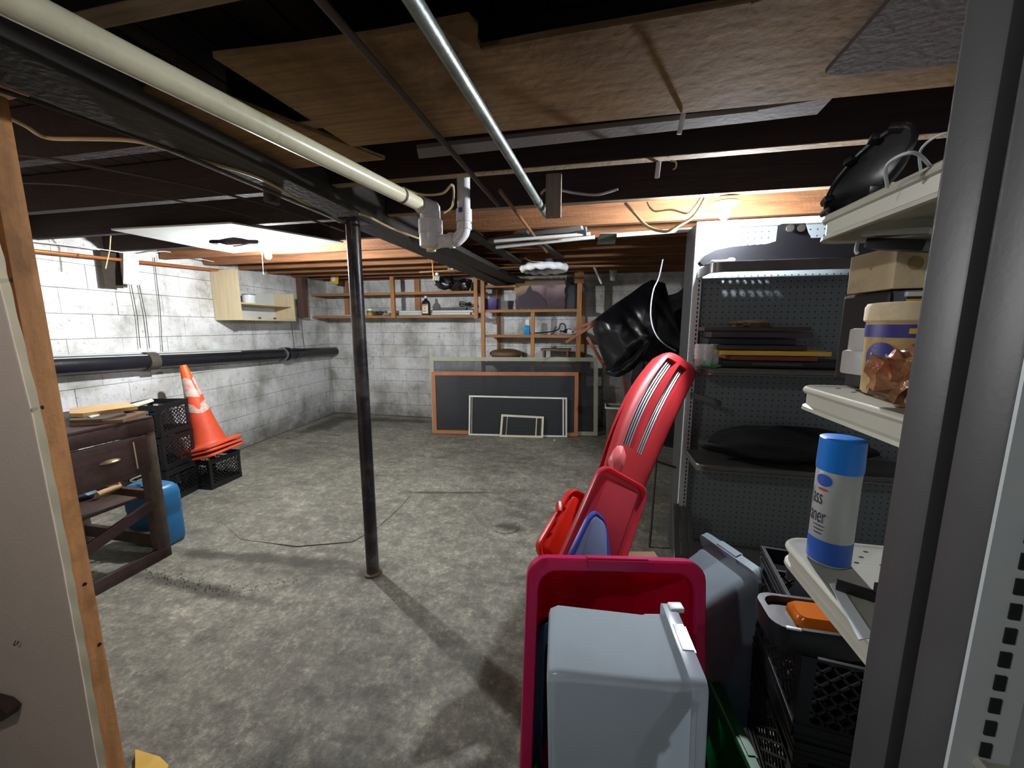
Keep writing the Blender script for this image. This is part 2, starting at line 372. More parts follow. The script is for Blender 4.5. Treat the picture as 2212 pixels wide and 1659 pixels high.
def dup(root, loc, rot, label):
    r = root.copy(); COL.objects.link(r); r.location = loc; r.rotation_euler = rot; r['label'] = label; 
    for ch in list(root.children):
        c = ch.copy(); COL.objects.link(c); c.parent = r
        for gch in list(ch.children):
            d = gch.copy(); COL.objects.link(d); d.parent = c
    return r
def smoothpath(pts, sub=6):
    pts = [Vector(p) for p in pts]; out = []
    for i in range(len(pts) - 1):
        p0 = pts[max(i - 1, 0)]; p1 = pts[i]; p2 = pts[i + 1]; p3 = pts[min(i + 2, len(pts) - 1)]
        for k in range(sub):
            t = k / sub
            out.append(.5 * ((2 * p1) + (p2 - p0) * t + (2 * p0 - 5 * p1 + 4 * p2 - p3) * t * t + (3 * p1 - p0 - 3 * p2 + p3) * t ** 3))
    out.append(pts[-1]); return out
def rrect(hx, hy, r, seg=5):
    """rounded rectangle outline, centred, ccw"""
    out = []
    for cx, cy, a0 in ((hx - r, hy - r, 0), (-hx + r, hy - r, 90), (-hx + r, -hy + r, 180), (hx - r, -hy + r, 270)):
        for k in range(seg + 1):
            a = R(a0 + 90 * k / seg); out.append((cx + r * math.cos(a), cy + r * math.sin(a)))
    return out

# ------------------------------------------------------------------ floor, walls, ceiling
g = G()
def floorz(u, v):
    x = -5.2 + 8.2 * u; y = -2.6 + 8.9 * v
    from mathutils import noise as nz
    return Vector((x, y, 0.006 * nz.noise(Vector((x * 1.3, y * 1.3, 0))) - .004))
g.grid(floorz, 60, 60); floor = struct('floor', g, concrete, True)
pts = [at(x, y, 'z', 0) for x, y in ((540, 1050), (600, 1030), (700, 1030), (800, 1040), (872, 1044), (886, 1050), (887, 1070), (862, 1098), (815, 1140), (760, 1170), (640, 1180), (520, 1165), (470, 1120))]
def inset_loop(P, k, z):
    c = sum(P, Vector()) / len(P); return [Vector((c.x + (p.x - c.x) * k, c.y + (p.y - c.y) * k, z)) for p in P]
g = G(); g.loft([inset_loop(pts, 1.0, -.002), inset_loop(pts, 1.0, .0015), inset_loop(pts, .93, .006)], False, True)
part('raised_patch', g, concrete, floor)
g = G(); p = at(1092, 1136, 'z', 0); g.lathe([(.11, .0), (.105, .008), (.085, .008), (.08, .004), (0, .004)], 20, c=p)
part('drain_ring', g, concrete, floor)
g = G()
for k in range(230):
    t = random.random(); px = 315 + 330 * t; py = 1232 + 45 * math.sin(t * 2.6) + random.gauss(0, 7)
    if px > 470 and random.random() < .5: continue
    c = at(px, py, 'z', 0); s = random.uniform(.002, .006); g.box((c.x, c.y, s * .2 + .002), (s, s * random.uniform(.5, 1.3), s * .6), (random.random(), random.random(), random.random() * 3))
part('loose_debris', g, mat('dark_debris', '403b2e', .95, var=.4, pos=True), floor, False, kind='stuff')

bw = struct('wall_back', G().bx(-4.95, 3.0, 5.866, 6.05, -.05, 2.7), blockm)
lw_g = G(); a = Vector((wallx(-2.6) - .016, -2.6, 0)); b_ = Vector((wallx(5.95) - .016, 5.95, 0)); nrm = Vector((-1, 0, 0)) * .2
lw_g.prism([a + Vector((0, 0, -.05)), b_ + Vector((0, 0, -.05)), b_ + Vector((0, 0, 2.28)), a + Vector((0, 0, 2.22))], nrm)
lw = struct('wall_left', lw_g, blockm)
rw = struct('wall_right', G().bx(2.9, 3.05, -2.6, 6.05, -.05, 2.7), blockm)
nw = struct('wall_front', G().bx(-5.2, 3.05, -2.75, -2.6, -.05, 2.7), blockm)
# painted blocks, each one a piece
variants = []
for k in range(4):
    gg = G(); x0, z0 = .199, .099; pr = random.uniform(.0, .003)
    j = lambda s: random.uniform(-s, s)
    outer = [(-x0, -z0), (x0, -z0), (x0, z0), (-x0, z0)]
    back = [Vector((x, .02, z)) for x, z in outer]; mid = [Vector((x + j(.0008), .0028, z + j(.0008))) for x, z in outer]
    fr = [Vector((x * .994 + j(.001), -pr + j(.0012), z * .975 + j(.001))) for x, z in outer]
    gg.loft([back, mid, fr], False, True)
    me = bpy.data.meshes.new('block'); me.from_pydata([tuple(v) for v in gg.v], [], gg.f); me.update(); me.materials.append(blockm); variants.append(me)
def block(parent, loc, rz, sx=1):
    o = bpy.data.objects.new('block', random.choice(variants)); COL.objects.link(o); o.parent = parent
    o.location = loc; o.rotation_euler = (0, 0, rz); o.scale = (sx, 1, 1)
for row in range(12):
    z = .1 + row * .2
    off = .2 if row % 2 else 0
    x = -4.42 + .2 - off
    while x < 1.55:
        if x - .2 < -4.43:
            block(bw, (-4.42 + .1, 5.85, z), 0, .5)
        else: block(bw, (x, 5.85, z), 0)
        x += .4
    if z > 2.15: continue
    d = 5.85 - .2 + off - (.2 if off else 0); s = .2 + off * .5
    dirv = Vector((WK, -1, 0)).normalized()
    s = .2 - off
    while s < 4.7:
        if s < .15: c = Vector((-4.42, 5.85, z)) + dirv * .1; block(lw, c, R(95.5), .5)
        else: c = Vector((-4.42, 5.85, z)) + dirv * s; block(lw, c, R(95.5))
        s += .4
# ceiling: subfloor planks over joists
ceil = struct('ceiling', G().bx(-5.2, 3.05, -2.75, 6.05, 2.46, 2.5), subfl)
sh = []
def plank(x): 
    me = bpy.data.meshes.new('plank'); gg = G()
    gg.prism([(x, -2.6, 2.325), (x + .132, -2.6, 2.325), (x + .132, 2.6, 2.325), (x + .132, 5.85, 2.435), (x, 5.85, 2.435), (x, 2.6, 2.325)][:0] or [(x, -2.6, 2.325), (x, 2.6, 2.325), (x, 5.86, 2.437), (x, 5.86, 2.456), (x, -2.6, 2.345)], (.132, 0, 0))
    part('plank', gg, subfl, ceil, False)
x = -4.9
while x < 2.8: plank(x); x += .14
JY = [-2.0, -1.52, -1.05, -.62, -.2, .22, .68, 1.14, 1.63, 2.11, 2.58, 3.05, 3.52, 3.99, 4.46, 4.93, 5.35, 5.7]
for i, y in enumerate(JY):
    z0 = jz(y)
    part('joist', G().bx(-1.17, 2.9, y, y + .045, z0, z0 + .185), dark_wood if y > 2.3 else shaded_wood, ceil, False)
    if y < 2.3: part('joist_edge', G().bx(-1.17, 2.9, y + .001, y + .044, z0 - .003, z0), mat('pale_joist_edge', '8a7358', .85, var=.35, scale=3, grain=0, pos=True, bump=.2), ceil, False)  # paler strip along the underside of the darker joists
    part('joist', G().bx(wallx(y) + .02, -1.40, y + .03, y + .075, z0, z0 + .185), dark_wood if y > 2.8 else shaded_wood, ceil, False)
# sill over the left wall
part('sill_plate', G().prism([(wallx(-1) - .16, -1, 2.29), (wallx(5.85) - .16, 5.84, 2.29), (wallx(5.85) - .16, 5.84, 2.45), (wallx(-1) - .16, -1, 2.40)], (.16, 0, 0)), dark_wood, ceil, False)
# partition wall beside the photographer: drywall on studs with a bare door post
EDGE = [(-75, 300), (-40, 450), (0, 622), (70, 903), (132, 1211), (170, 1420), (211, 1659), (222, 1720)]
ep = [at(x, y, 'y', .685) for x, y in EDGE]; ep[0].z = 2.12; ep.append(Vector((ep[-1].x, .685, 0)))
g = G().prism([Vector((-3.9, .685, 2.12))] + ep + [Vector((-3.9, .685, 0))], (0, .013, 0))
pw = struct('wall_partition', g, drywall)
part('torn_edge', G().grid(lambda u, v: (lambda k: ep[int(k)].lerp(ep[min(int(k) + 1, len(ep) - 1)], k - int(k)) + Vector((-.003 + .013 * u + .002 * math.sin(v * 131) * u, -.0005 + .014 * u, 0)))(v * (len(ep) - 1)), 3, 140), cream, pw)
part('dark_bracket', G().prism([at(-60, 1480, 'y', .683), at(28, 1505, 'y', .683), at(46, 1520, 'y', .683), at(40, 1535, 'y', .683), at(-60, 1580, 'y', .683)], (0, -.03, 0)), deskm, pw, False)
c = at(38, 1387, 'y', .68)
part('staple_hook', G().tube(smoothpath([c + Vector((-.006, 0, .004)), c + Vector((-.004, -.006, -.004)), c + Vector((.003, -.006, -.004)), c + Vector((.006, 0, .004))], 4), .0012, 6), blackp, pw)
part('stud', G().bx(-1.9, -1.862, .70, .79, 0, 2.12), postwood, pw, False)
post = thing('door_post', 'rough orange-brown timber door post with knots beside the bare drywall edge', 'post', (-1.458, .74, 0))
part('front_stud', G().box((-1.4605, .745, 1.03), (.041, .05, 2.06), None, .003), postwood, post)
part('trim_strip', G().box((-1.521, .709, 1.03), (.115, .02, 2.06), None, .002), postwood, post)
g = G()
for px, py in ((183, 1262), (215, 1392), (92, 880), (24, 605), (70, 1012)):
    p = at(px, py, 'x', -1.4395) if px > 100 else at(px, py, 'y', .6995)
    g = G(); g.lathe([(.0, .002), (.0045, .002), (.0055, 0)], 10, M=Matrix.Translation(p) @ Matrix.Rotation(R(90), 4, 'Y') if px > 100 else Matrix.Translation(p) @ Matrix.Rotation(R(90), 4, 'X'))
    part('knot', g, blackp, post)

part('top_plate', G().box((-2.4, .745, 2.09), (2.0, .09, .04), None, .003), postwood, pw)
single('yellow_board', G().prism([at(292, 1618, 'z', .02), at(345, 1634, 'z', .02), at(364, 1652, 'z', .02), at(350, 1690, 'z', .02), at(292, 1690, 'z', .02)], (0, 0, -.018)), trayyel, 'yellow flat scrap on the floor at the foot of the timber door post', 'scrap')

# main beam and column
beam = single('support_beam', G().box((-1.285, 1.62, 2.15), (.2, 8.3, .17), None, .006), dark_woody, 'long dark timber girder resting on the black steel column', 'beam', smooth=False)
single('beam_side_plank', G().box((-1.075, 4.05, 2.09), (.2, 3.3, .04), (R(1.2), 0, 0), .003), dark_woody, 'weathered grey plank running along the girder beyond the white pipe trap', 'plank', smooth=False)
col = thing('steel_column', 'round black steel post standing on the concrete with paint worn off low down', 'column', (-1.285, 1.95, 0))
part('shaft', G().lathe([(.037, .008), (.037, 2.055)], 28, c=(-1.285, 1.95, 0)), blacksteel, col)
part('base_plate', G().lathe([(.05, .0), (.052, .006), (.038, .012)], 24, c=(-1.285, 1.95, 0)), mat('rusty_base', '5a4632', .8, var=.3, pos=True), col)
part('cap_plate', G().box((-1.285, 1.95, 2.058), (.13, .13, .01), None, .002), blacksteel, col)

# plywood under the joists
Z = 2.112
def poly(pix, z, t, axis='z'): return G().prism([at(x, y, 'z', z) for x, y in pix], (0, 0, t))
far = [(760, 317), (1400, 252), (2060, 186)]
near = [(2110, 60), (1925, 0), (1700, -20), (1625, 8), (1520, 22), (1380, 48), (1200, 78), (1040, 108), (1030, 92), (1033, 66), (1012, 42), (960, 52), (830, 76), (640, 105), (460, 125)]
single('plywood_sheet', poly(far + near, Z, .014), ply, 'large water-stained brown plywood sheet under the joists with a broken near edge', 'plywood', smooth=False)
single('plywood_batten', G().prism([at(1040, 108, 'z', Z - .006), at(1200, 78, 'z', Z - .006), at(1400, 44, 'z', Z - .006), at(1622, 6, 'z', Z - .006), at(1622, 24, 'z', Z - .006), at(1400, 66, 'z', Z - .006), at(1200, 98, 'z', Z - .006), at(1040, 122, 'z', Z - .006)], (0, 0, .005)), ply, 'thin splintered wooden strip along the near edge of the plywood sheet', 'strip', smooth=False)
single('grey_ceiling_sheet', poly([(1782, 160), (1812, 163), (2070, 138), (2140, -60), (1960, -90), (1925, 0)], Z - .03, .012), greyply, 'dull grey board screwed under the plywood at the top right', 'board', smooth=False)
single('plywood_scrap', poly([(265, 213), (330, 190), (470, 205), (832, 345), (620, 366)], Z + .004, .012), ply, 'narrow dark plywood piece left of the cream pipe', 'plywood', smooth=False)
single('ceiling_batten', poly([(905, 343), (1000, 333), (1300, 300), (1640, 262), (1637, 240), (1300, 278), (900, 322)], Z + .002, .014), greyply, 'long pale grey batten under the joists beyond the plywood sheet', 'batten', smooth=False)
single('grey_ceiling_patch', poly([(1640, 262), (1765, 247), (1800, 210), (1637, 238)], Z + .002, .012), greyply, 'short grey board with a cut corner at the end of the long pale batten', 'board', smooth=False)
# white drywall with a torn hole around the left lamp
hole = [(452 + 55 * math.cos(a), 523 + 9 * math.sin(a) + 2 * math.sin(5 * a)) for a in [2 * math.pi * k / 20 for k in range(20)]]
DZ = 2.122
g = G(); out = [at(x, y, 'z', DZ) for x, y in ((240, 497), (500, 483), (742, 524), (680, 531), (505, 547), (430, 535))]
hl = [at(505 + (x - 452), y, 'z', DZ) for x, y in hole]
bm = bmesh.new(); vo = [bm.verts.new(p) for p in out]; vh = [bm.verts.new(p) for p in hl]
es = [bm.edges.new((vo[i], vo[(i + 1) % len(vo)])) for i in range(len(vo))] + [bm.edges.new((vh[i], vh[(i + 1) % len(vh)])) for i in range(len(vh))]
bmesh.ops.triangle_fill(bm, use_beauty=True, edges=es, normal=(0, 0, -1))
r_ = bmesh.ops.extrude_face_region(bm, geom=bm.faces[:]); bmesh.ops.translate(bm, verts=[e for e in r_['geom'] if isinstance(e, bmesh.types.BMVert)], vec=(0, 0, .010))
g.frombm(bm)
single('ceiling_drywall', g, plaster, 'white drywall panel with a ragged oval hole over the left bare bulb', 'drywall', smooth=False)

# ------------------------------------------------------------------ lamps
def lamp(name, c, label, power, top, chain, tint):
    t = thing(name, label, 'lamp', (c.x, c.y, top))
    part('lamp_holder', G().lathe([(.0, 0), (.06, 0), (.062, -.006), (.05, -.014), (.03, -.02), (.026, -.04), (.02, -.045), (0, -.045)], 24, c=(c.x, c.y, top)), white, t)
    r = .024
    prof = [(0, -r)] + [(r * math.sin(a), -r * math.cos(a)) for a in [R(k) for k in range(10, 130, 10)]] + [(.014, .034), (.013, top - .04 - c.z)]
    g = G().lathe(prof, 20, c=c)
    m = bpy.data.materials.new('lit_bulb_' + name); m.use_nodes = True; n = m.node_tree.nodes
    b = n['Principled BSDF']; b.inputs['Base Color'].default_value = (1, 1, 1, 1); b.inputs['Emission Color'].default_value = tint
    b.inputs['Emission Strength'].default_value = power / (math.pi * .00724)
    part('bulb', g, m, t)
    if chain:
        g = G().tube([(c.x - .01, c.y - .05, top - .03), (c.x - .012, c.y - .052, top - .2)], .0018, 6).blob((c.x - .012, c.y - .052, top - .21), (.005, .005, .01), 1, 0)
        part('pull_chain', g, wwire, t)
    return t
lamp('ceiling_lamp', BULB_L, 'lit bare bulb with a pull chain under the white drywall panel', POW_L, DZ - .001, True, (.97, .98, 1, 1))
lamp('ceiling_lamp', BULB_R, 'lit bare bulb on a white holder above the pegboard shelving', POW_R, 2.112, False, (.90, .94, 1.0, 1))
# ------------------------------------------------------------------ pipes and cables overhead
pA = zc(20, -12, .62); pA = at(66, 22, 'z', 2.045); pB = at(740, 349, 'z', 2.045); pE = at(918, 447, 'z', 2.045)
dirp = (pE - pA).normalized()
t = thing('drain_pipe', 'thick cream plastic drain pipe running overhead into the white trap', 'pipe', tuple(pA))
part('pipe', G().tube([pA - dirp * 1.2, pE], .0295, 32), pvc, t)
pc = at(880, 420, 'z', 2.045)
part('hose_clamp', G().tube([pA + dirp * ((pc - pA).length - .006), pA + dirp * ((pc - pA).length + .006)], .0315, 28), brownband, t)
TY = pE.y + .03
c = at(930, 487, 'y', TY); ztop = at(934, 436, 'y', TY).z; zbot = at(934, 536, 'y', TY).z; hz = ztop - zbot
t = thing('drain_trap', 'white plastic drain trap with cleanout plug and elbow beside the steel column', 'pipe fitting', (c.x, c.y, zbot))
part('body', G().lathe([(0, zbot + .006), (.05, zbot + .006), (.053, zbot + .012), (.053, zbot + hz * .30), (.056, zbot + hz * .31), (.056, zbot + hz * .60), (.05, zbot + hz * .62), (.047, zbot + hz * .66), (.047, ztop - .02), (.035, ztop - .003), (0, ztop)], 32, M=Matrix.Translation((c.x, c.y, 0))), pvcw, t)
part('inlet_collar', G().tube([pE - dirp * .035, Vector((c.x, c.y, pE.z))], .038, 28), pvcw, t)
part('cleanout_plug', G().lathe([(0, zbot - .016), (.022, zbot - .016), (.024, zbot - .012), (.024, zbot), (.04, zbot + .001), (.042, zbot + .008)], 8, M=Matrix.Translation((c.x, c.y, 0))), cream, t)
e0 = Vector((c.x, c.y, at(965, 520, 'y', TY).z)); ex = at(1003, 500, 'y', TY).x; eu = Vector((ex, TY, at(1003, 412, 'y', TY).z))
part('elbow', G().tube(smoothpath([e0, Vector((ex - .055, TY, e0.z)), Vector((ex - .03, TY, e0.z + .008)), Vector((ex - .006, TY, e0.z + .032)), Vector((ex, TY, e0.z + .06))], 5) + [Vector((ex, TY, e0.z + .09))], .030, 28), pvcw, t)
part('horizontal_socket', G().tube([Vector((ex - .075, TY, e0.z)), Vector((ex - .052, TY, e0.z))], .035, 28), pvcw, t)
part('lower_collar', G().tube([Vector((ex, TY, e0.z + .045)), Vector((ex, TY, e0.z + .07))], .0345, 28), pvcw, t)
zp = at(1003, 480, 'y', TY).z
part('upper_socket', G().tube([Vector((ex, TY, zp)), Vector((ex, TY, zp + .055))], .036, 28), pvcw, t)
part('primer_stain', G().box((ex - .004, TY - .0355, zp + .045), (.018, .003, .02)), purple, t, label='violet primer smear')
part('riser', G().tube([Vector((ex, TY, zp + .05)), Vector((ex, TY, 2.30))], .0295, 28), pvcw, t)
def pipe(name, p, q, r, m, label, cat='pipe', n=16): return single(name, G().tube([p, q], r, n), m, label, cat)
def ext(p, q, k): return p + (p - q) * k
p, q = at(895, 5, 'z', 2.085), at(1178, 462, 'z', 2.085)
pipe('conduit_pipe', ext(p, q, .5), q, .017, galv, 'mottled grey metal conduit running overhead across the plywood sheet', n=20)
part('coupling', G().tube([q + (p - q) * .14, q + (p - q) * .16], .0195, 20), galv, bpy.data.objects['conduit_pipe'])
p, q = at(692, 0, 'z', 2.088), at(1077, 444, 'z', 2.088)
pipe('thin_pipe', ext(p, q, .5), q, .0095, rustpipe, 'thin dull brown pipe running overhead left of the grey conduit')
p, q = at(1080, 412, 'z', 2.10), at(1181, 545, 'z', 2.11)
pipe('copper_branch', p, q, .009, mat('tarnished_copper', '7f5c3c', .5, .3, var=.25), 'thin copper tube hanging diagonally beyond the thin brown pipe', n=12)
p, q = at(907, 588, 'y', 4.0), at(1130, 576, 'y', 4.0)
t = thing('copper_pipe', 'orange copper pipe running level in front of the far shelves', 'pipe', tuple(p))
part('pipe', G().tube([p, q, at(1500, 572, 'y', 4.25)], .011, 12), mat('tarnished_copper', '7f5c3c', .5, .3, var=.25), t)
part('drop_pipe', G().tube([at(934, 562, 'y', 3.99), at(937, 606, 'y', 3.99)], .008, 10), copper, t)
part('ball_valve', G().blob(at(944, 592, 'y', 3.99), (.02, .02, .016), 2, .1), white, t)
p, q = at(60, 538, 'x', -3.80), at(462, 582, 'x', -4.0)
pa = atwall(60, 540, .12); pb = atwall(465, 583, .12)
t = thing('copper_pipe', 'bright copper pipe along the top of the left painted wall', 'pipe', tuple(pa))
part('pipe', G().tube([pa, atwall(250, 560, .12), pb, atwall(500, 585, .1)], .013, 14), copper, t)
p, q = atwall(100, 792, .085), atwall(742, 758, .085)
pm = [p + (q - p) * k for k in (0, 1)]
t = thing('soil_pipe', 'thick black cast iron waste pipe along the left wall', 'pipe', tuple(p))
part('pipe', G().tube([p + (p - q) * .25, q + (q - p) * .0], .072, 28), castiron, t)
def along(px):
    best = min(range(400), key=lambda k: abs(atwall(100 + k * 1.605, 775, .085).y - atwall(px, 775, .085).y)); 
    y = atwall(px, 775, .085).y; k = (y - p.y) / (q.y - p.y); return p + (q - p) * k
d_ = (q - p).normalized()
for px, w_, r_, m_ in ((322, .09, .084, brownband), (620, .05, .092, castiron), (640, .10, .078, castiron)):
    cc = along(px); part('coupling', G().tube([cc - d_ * w_ / 2, cc + d_ * w_ / 2], r_, 28), m_, t)
cc = along(612); part('lead_ring', G().tube([cc - d_ * .012, cc + d_ * .0], .093, 28), galv, t)
pa, pb = atwall(100, 775, .0), atwall(522, 757, .0); pa.z = p.z + .085; pb.z = pb.z
za = at(135, 776, 'x', -3.95).z
single('white_board_strip', G().prism([atwall(95, 769, .015), atwall(95, 777, .13), atwall(521, 760, .13), atwall(500, 755, .015)], (0, 0, .006)), plaster, 'thin white board lying on top of the black cast iron pipe', 'board', smooth=False)
# strings and cables on the wall
for k, (x0, y0, x1, y1, lab) in enumerate(((283, 612, 303, 752, 'left of the two short dark strings under the pink paper'), (300, 612, 323, 752, 'right of the two short dark strings under the pink paper'), (333, 556, 352, 775, 'long dark string down the left wall right of the pink paper'))):
    a, b2 = atwall(x0, y0, .03), atwall(x1, y1, .03)
    single('wall_string', G().tube([a, (a + b2) / 2 + Vector((.004, .01, 0)), b2], .0028, 6), dwire, lab, 'string')
for lab, a, b2 in (('dark string below the cream cabinet, nearer the cabinet end', atwall(628, 690, .03), atwall(636, 752, .03)), ('dark string below the brown corner post', atwall(650, 690, .03), atwall(657, 752, .03))):
    single('wall_string', G().tube([a, b2], .0035, 6), dwire, lab, 'string')
single('hanging_cloth', G().grid(lambda u, v: (lambda p: p + Vector((.004 * math.sin(u * 7) + .003 * math.sin(v * 9), 0, 0)))(atwall(216 + 40 * u + 10 * v, 540 + 80 * v + 3 * u, .07)), 8, 8), olive, 'dark olive cloth hung over the copper pipe on the left wall', 'cloth')
pg = G().grid(lambda u, v: (lambda p: p + Vector((.006 * math.sin(u * 5 + v * 2), 0, 0)))(atwall(266 + 35 * u - 1 * v, 545 + 68 * v + 3 * u, .145)), 8, 10)
single('hanging_paper', pg, papr, 'pink and yellow printed paper bag hanging from the copper pipe on the left wall', 'paper')
single('wall_cable', G().tube(smoothpath([atwall(60, 520, .16), atwall(200, 536, .16), atwall(300, 549, .16), atwall(356, 543, .16), atwall(410, 555, .16), atwall(465, 566, .16)], 5), .004, 8), wwire, 'thin white cable sagging above the copper pipe on the left wall', 'cable')
single('hanging_strap', G().tube([at(240, 497, 'x', -3.6), at(237, 540, 'x', -3.72), at(228, 580, 'x', -3.76)], .004, 6), wirem, 'thin tan cord hanging in front of the dark olive cloth', 'cord')
def cable(pix, z, r, m, lab, cat='cable', name='ceiling_cable', ax='z'):
    return single(name, G().tube(smoothpath([at(x, y, ax, z + (k if isinstance(k, float) else 0)) for x, y, *k0 in pix for k in [k0[0] if k0 else 0.0]], 6), r, 8), m, lab, cat)
cable([(1351, 444, .0), (1372, 462), (1400, 490, -.0), (1438, 500), (1470, 485), (1500, 465), (1522, 432)], 2.14, .0075, wirem, 'thick cream cable loop hanging left of the right bare bulb', ax='y') if False else single('ceiling_cable', G().tube(smoothpath([at(x, y, 'y', 2.19) for x, y in ((1350, 438), (1372, 462), (1400, 490), (1438, 500), (1470, 485), (1500, 465), (1524, 425))], 6), .0075, 8), wirem, 'thick cream cable loop hanging left of the right bare bulb', 'cable')
single('ceiling_cable', G().tube(smoothpath([at(x, y, 'y', 2.20) for x, y in ((1398, 436), (1413, 456), (1450, 453), (1484, 461), (1500, 447), (1516, 424))], 6), .005, 8), wirem, 'thinner cream cable above the thick loop left of the right bare bulb', 'cable')
cz = 2.08
single('ceiling_cable', G().tube(smoothpath([at(-30, 232, 'z', cz), at(0, 246, 'z', cz), at(55, 272, 'z', cz), at(100, 297, 'z', cz), at(180, 300, 'z', cz), at(270, 302, 'z', cz), at(340, 315, 'z', 2.06), at(430, 345, 'z', 2.06), at(560, 385, 'z', 2.06), at(660, 440, 'z', 2.05), at(735, 480, 'z', 2.04)], 6), .006, 8), wirem, 'cream cable at the top left above the timber door post', 'cable')
for i, (lab, pp, rr) in enumerate((('pale grey cable strung from the top left to the column head', ((-20, 330), (120, 345), (330, 385), (450, 410), (574, 442), (660, 470), (742, 500)), .005),
                                   ('thin cable below the pale grey one on the way to the column head', ((0, 395), (150, 400), (300, 420), (470, 450), (585, 480)), .003),
                                   ('upper dusty cable bundle beside the narrow dark plywood piece', ((-20, 188), (120, 235), (260, 285), (400, 335), (560, 402), (700, 460), (744, 482)), .006))):
    single('ceiling_cable', G().tube(smoothpath([at(x, y, 'z', 2.045) for x, y in pp], 6), rr, 8), mat('dusty_cable', '45413d', .8, var=.3, pos=True), lab, 'cable')
single('junction_can', G().lathe([(0, 0), (.03, 0), (.032, .01), (.03, .07), (0, .075)], 16, c=tuple(at(588, 440, 'z', 2.05))), dwire, 'small dark round junction box on the cables left of the column', 'junction box')
single('flexible_conduit', (lambda P: G().tube(P, [.0085 if k % 2 else .0068 for k in range(len(P))], 10))(smoothpath([at(x, y, 'y', 2.08) for x, y in ((1168, 420), (1178, 410), (1200, 409), (1245, 417), (1290, 420), (1335, 408))], 16)), flexm, 'ribbed silver flexible conduit in front of a joist', 'conduit')
for lab, a, b2, r in (('white stub pipe hanging below the long pale batten', at(1476, 246, 'z', 2.11), at(1467, 290, 'z', 2.06), .007), ('white stub pipe below the second visible joist', at(1423, 350, 'z', 2.13), at(1419, 384, 'y', at(1423, 350, 'z', 2.13).y), .009)):
    single('stub_pipe', G().tube([a, b2], r, 12), pvcw, lab, 'pipe')
single('cable_hook', G().tube(smoothpath([at(x, y, 'y', 1.66) for x, y in ((1448, 347), (1460, 350), (1460, 362), (1454, 366))], 4), .003, 6), wirem, 'small bent cream hook beside the white stub pipe under the joist', 'hook')
# timber blocking and box where the conduit ends
single('timber_blocking', G().box(tuple(at(1196, 424, 'y', 2.0) + Vector((0, 0, .0))), (.075, .03, .20), None, .002), mat('dusty_timber', '85796a', .8, var=.25, grain=2), 'short pale timber block nailed beside the end of the grey conduit', 'block', smooth=False)
single('wire_nut', G().lathe([(.003, 0), (.006, .004), (.005, .02), (0, .022)], 10, c=tuple(at(1198, 473, 'y', 2.06))), redm, 'tiny red wire cap under the pale timber block', 'wire cap')
for a_, b_2, wd_, lab in (((1012, 500), (1118, 566), .09, 'dark plank slanting under the joists right of the white trap'), ((1126, 500), (1212, 556), .07, 'second dark plank slanting under the joists left of the grey metal patch')):
    single('ceiling_plank', G().bar(at(*a_, 'z', 2.128), at(*b_2, 'z', 2.165), wd_, .018), dark_woody, lab, 'plank', smooth=False)
# romex near trap
single('ceiling_cable', G().tube(smoothpath([at(x, y, 'z', 2.035) for x, y in ((776, 462), (800, 470), (850, 495), (905, 515))] , 6), .006, 8), wirem, 'cream cable curving from the column head to the white trap', 'cable')
single('ceiling_cable', G().tube(smoothpath([at(x, y, 'z', 2.07) for x, y in ((870, 405), (910, 420), (955, 418), (978, 400), (977, 445), (960, 460))], 6), .005, 8), wirem, 'cream cable looped above the white trap', 'cable')
# fluorescent strips and tubes lying across joists
t = thing('fluorescent_strip', 'old white fluorescent strip with two tubes under the joists beyond the trap', 'light', tuple(at(1170, 520, 'z', 2.12)))
part('housing', G().bar(at(1062, 522, 'z', 2.125), at(1262, 492, 'z', 2.125), .10, .03, bev=.004), greyply, t)
part('tube', G().tube([at(1072, 534, 'z', 2.09), at(1284, 512, 'z', 2.09)], .013, 14), tubew, t)
part('tube', G().tube([at(1068, 521, 'z', 2.09), at(1275, 505, 'z', 2.09)], .011, 14), tubew, t)
part('end_bracket', G().bar(at(1253, 482, 'z', 2.15), at(1258, 510, 'z', 2.08), .06, .012), gond, t)
single('spare_tube', G().tube([at(1333, 508, 'z', 2.11), at(1520, 494, 'z', 2.11)], .014, 14), tubew, 'single white tube under the joists below the thick cream cable loop', 'tube light')
single('tin_patch', G().prism([at(1289, 528, 'z', 2.115), at(1296, 505, 'z', 2.115), at(1334, 504, 'z', 2.115), at(1328, 527, 'z', 2.115)], (0, 0, .004)), galv, 'grey sheet metal patch left of the single white tube', 'metal patch', smooth=False)
c = at(1175, 580, 'y', 3.75)
t = thing('ring_lamp', 'unlit round lamp wrapped in crinkled white plastic under the far joists', 'lamp', (c.x, c.y, c.z - .03))
part('wrapped_ring', G().grid(lambda u, v: (lambda a, b3, r: c + Vector(((.20 + r * math.cos(b3)) * math.cos(a), (.20 + r * math.cos(b3)) * math.sin(a), r * 1.05 * math.sin(b3))))(2 * math.pi * u, 2 * math.pi * v, .026 + .007 * abs(math.sin(u * 31)) + .004 * math.sin(u * 77 + v * 9)), 120, 12), glassm if False else mat('crinkled_white_wrap', 'dfe3e3', .2, var=.1, scale=20, bump=.5, bscale=60), t)
part('base', G().lathe([(.0, .0), (.05, 0), (.045, .06), (.04, .075), (0, .08)], 20, c=(c.x + .04, c.y, c.z + .01)), gond, t)
part('cable', G().tube(smoothpath([c + Vector((.02, 0, .06)), c + Vector((-.12, 0, .07)), c + Vector((-.2, .1, .12))], 5), .005, 8), wirem, t)

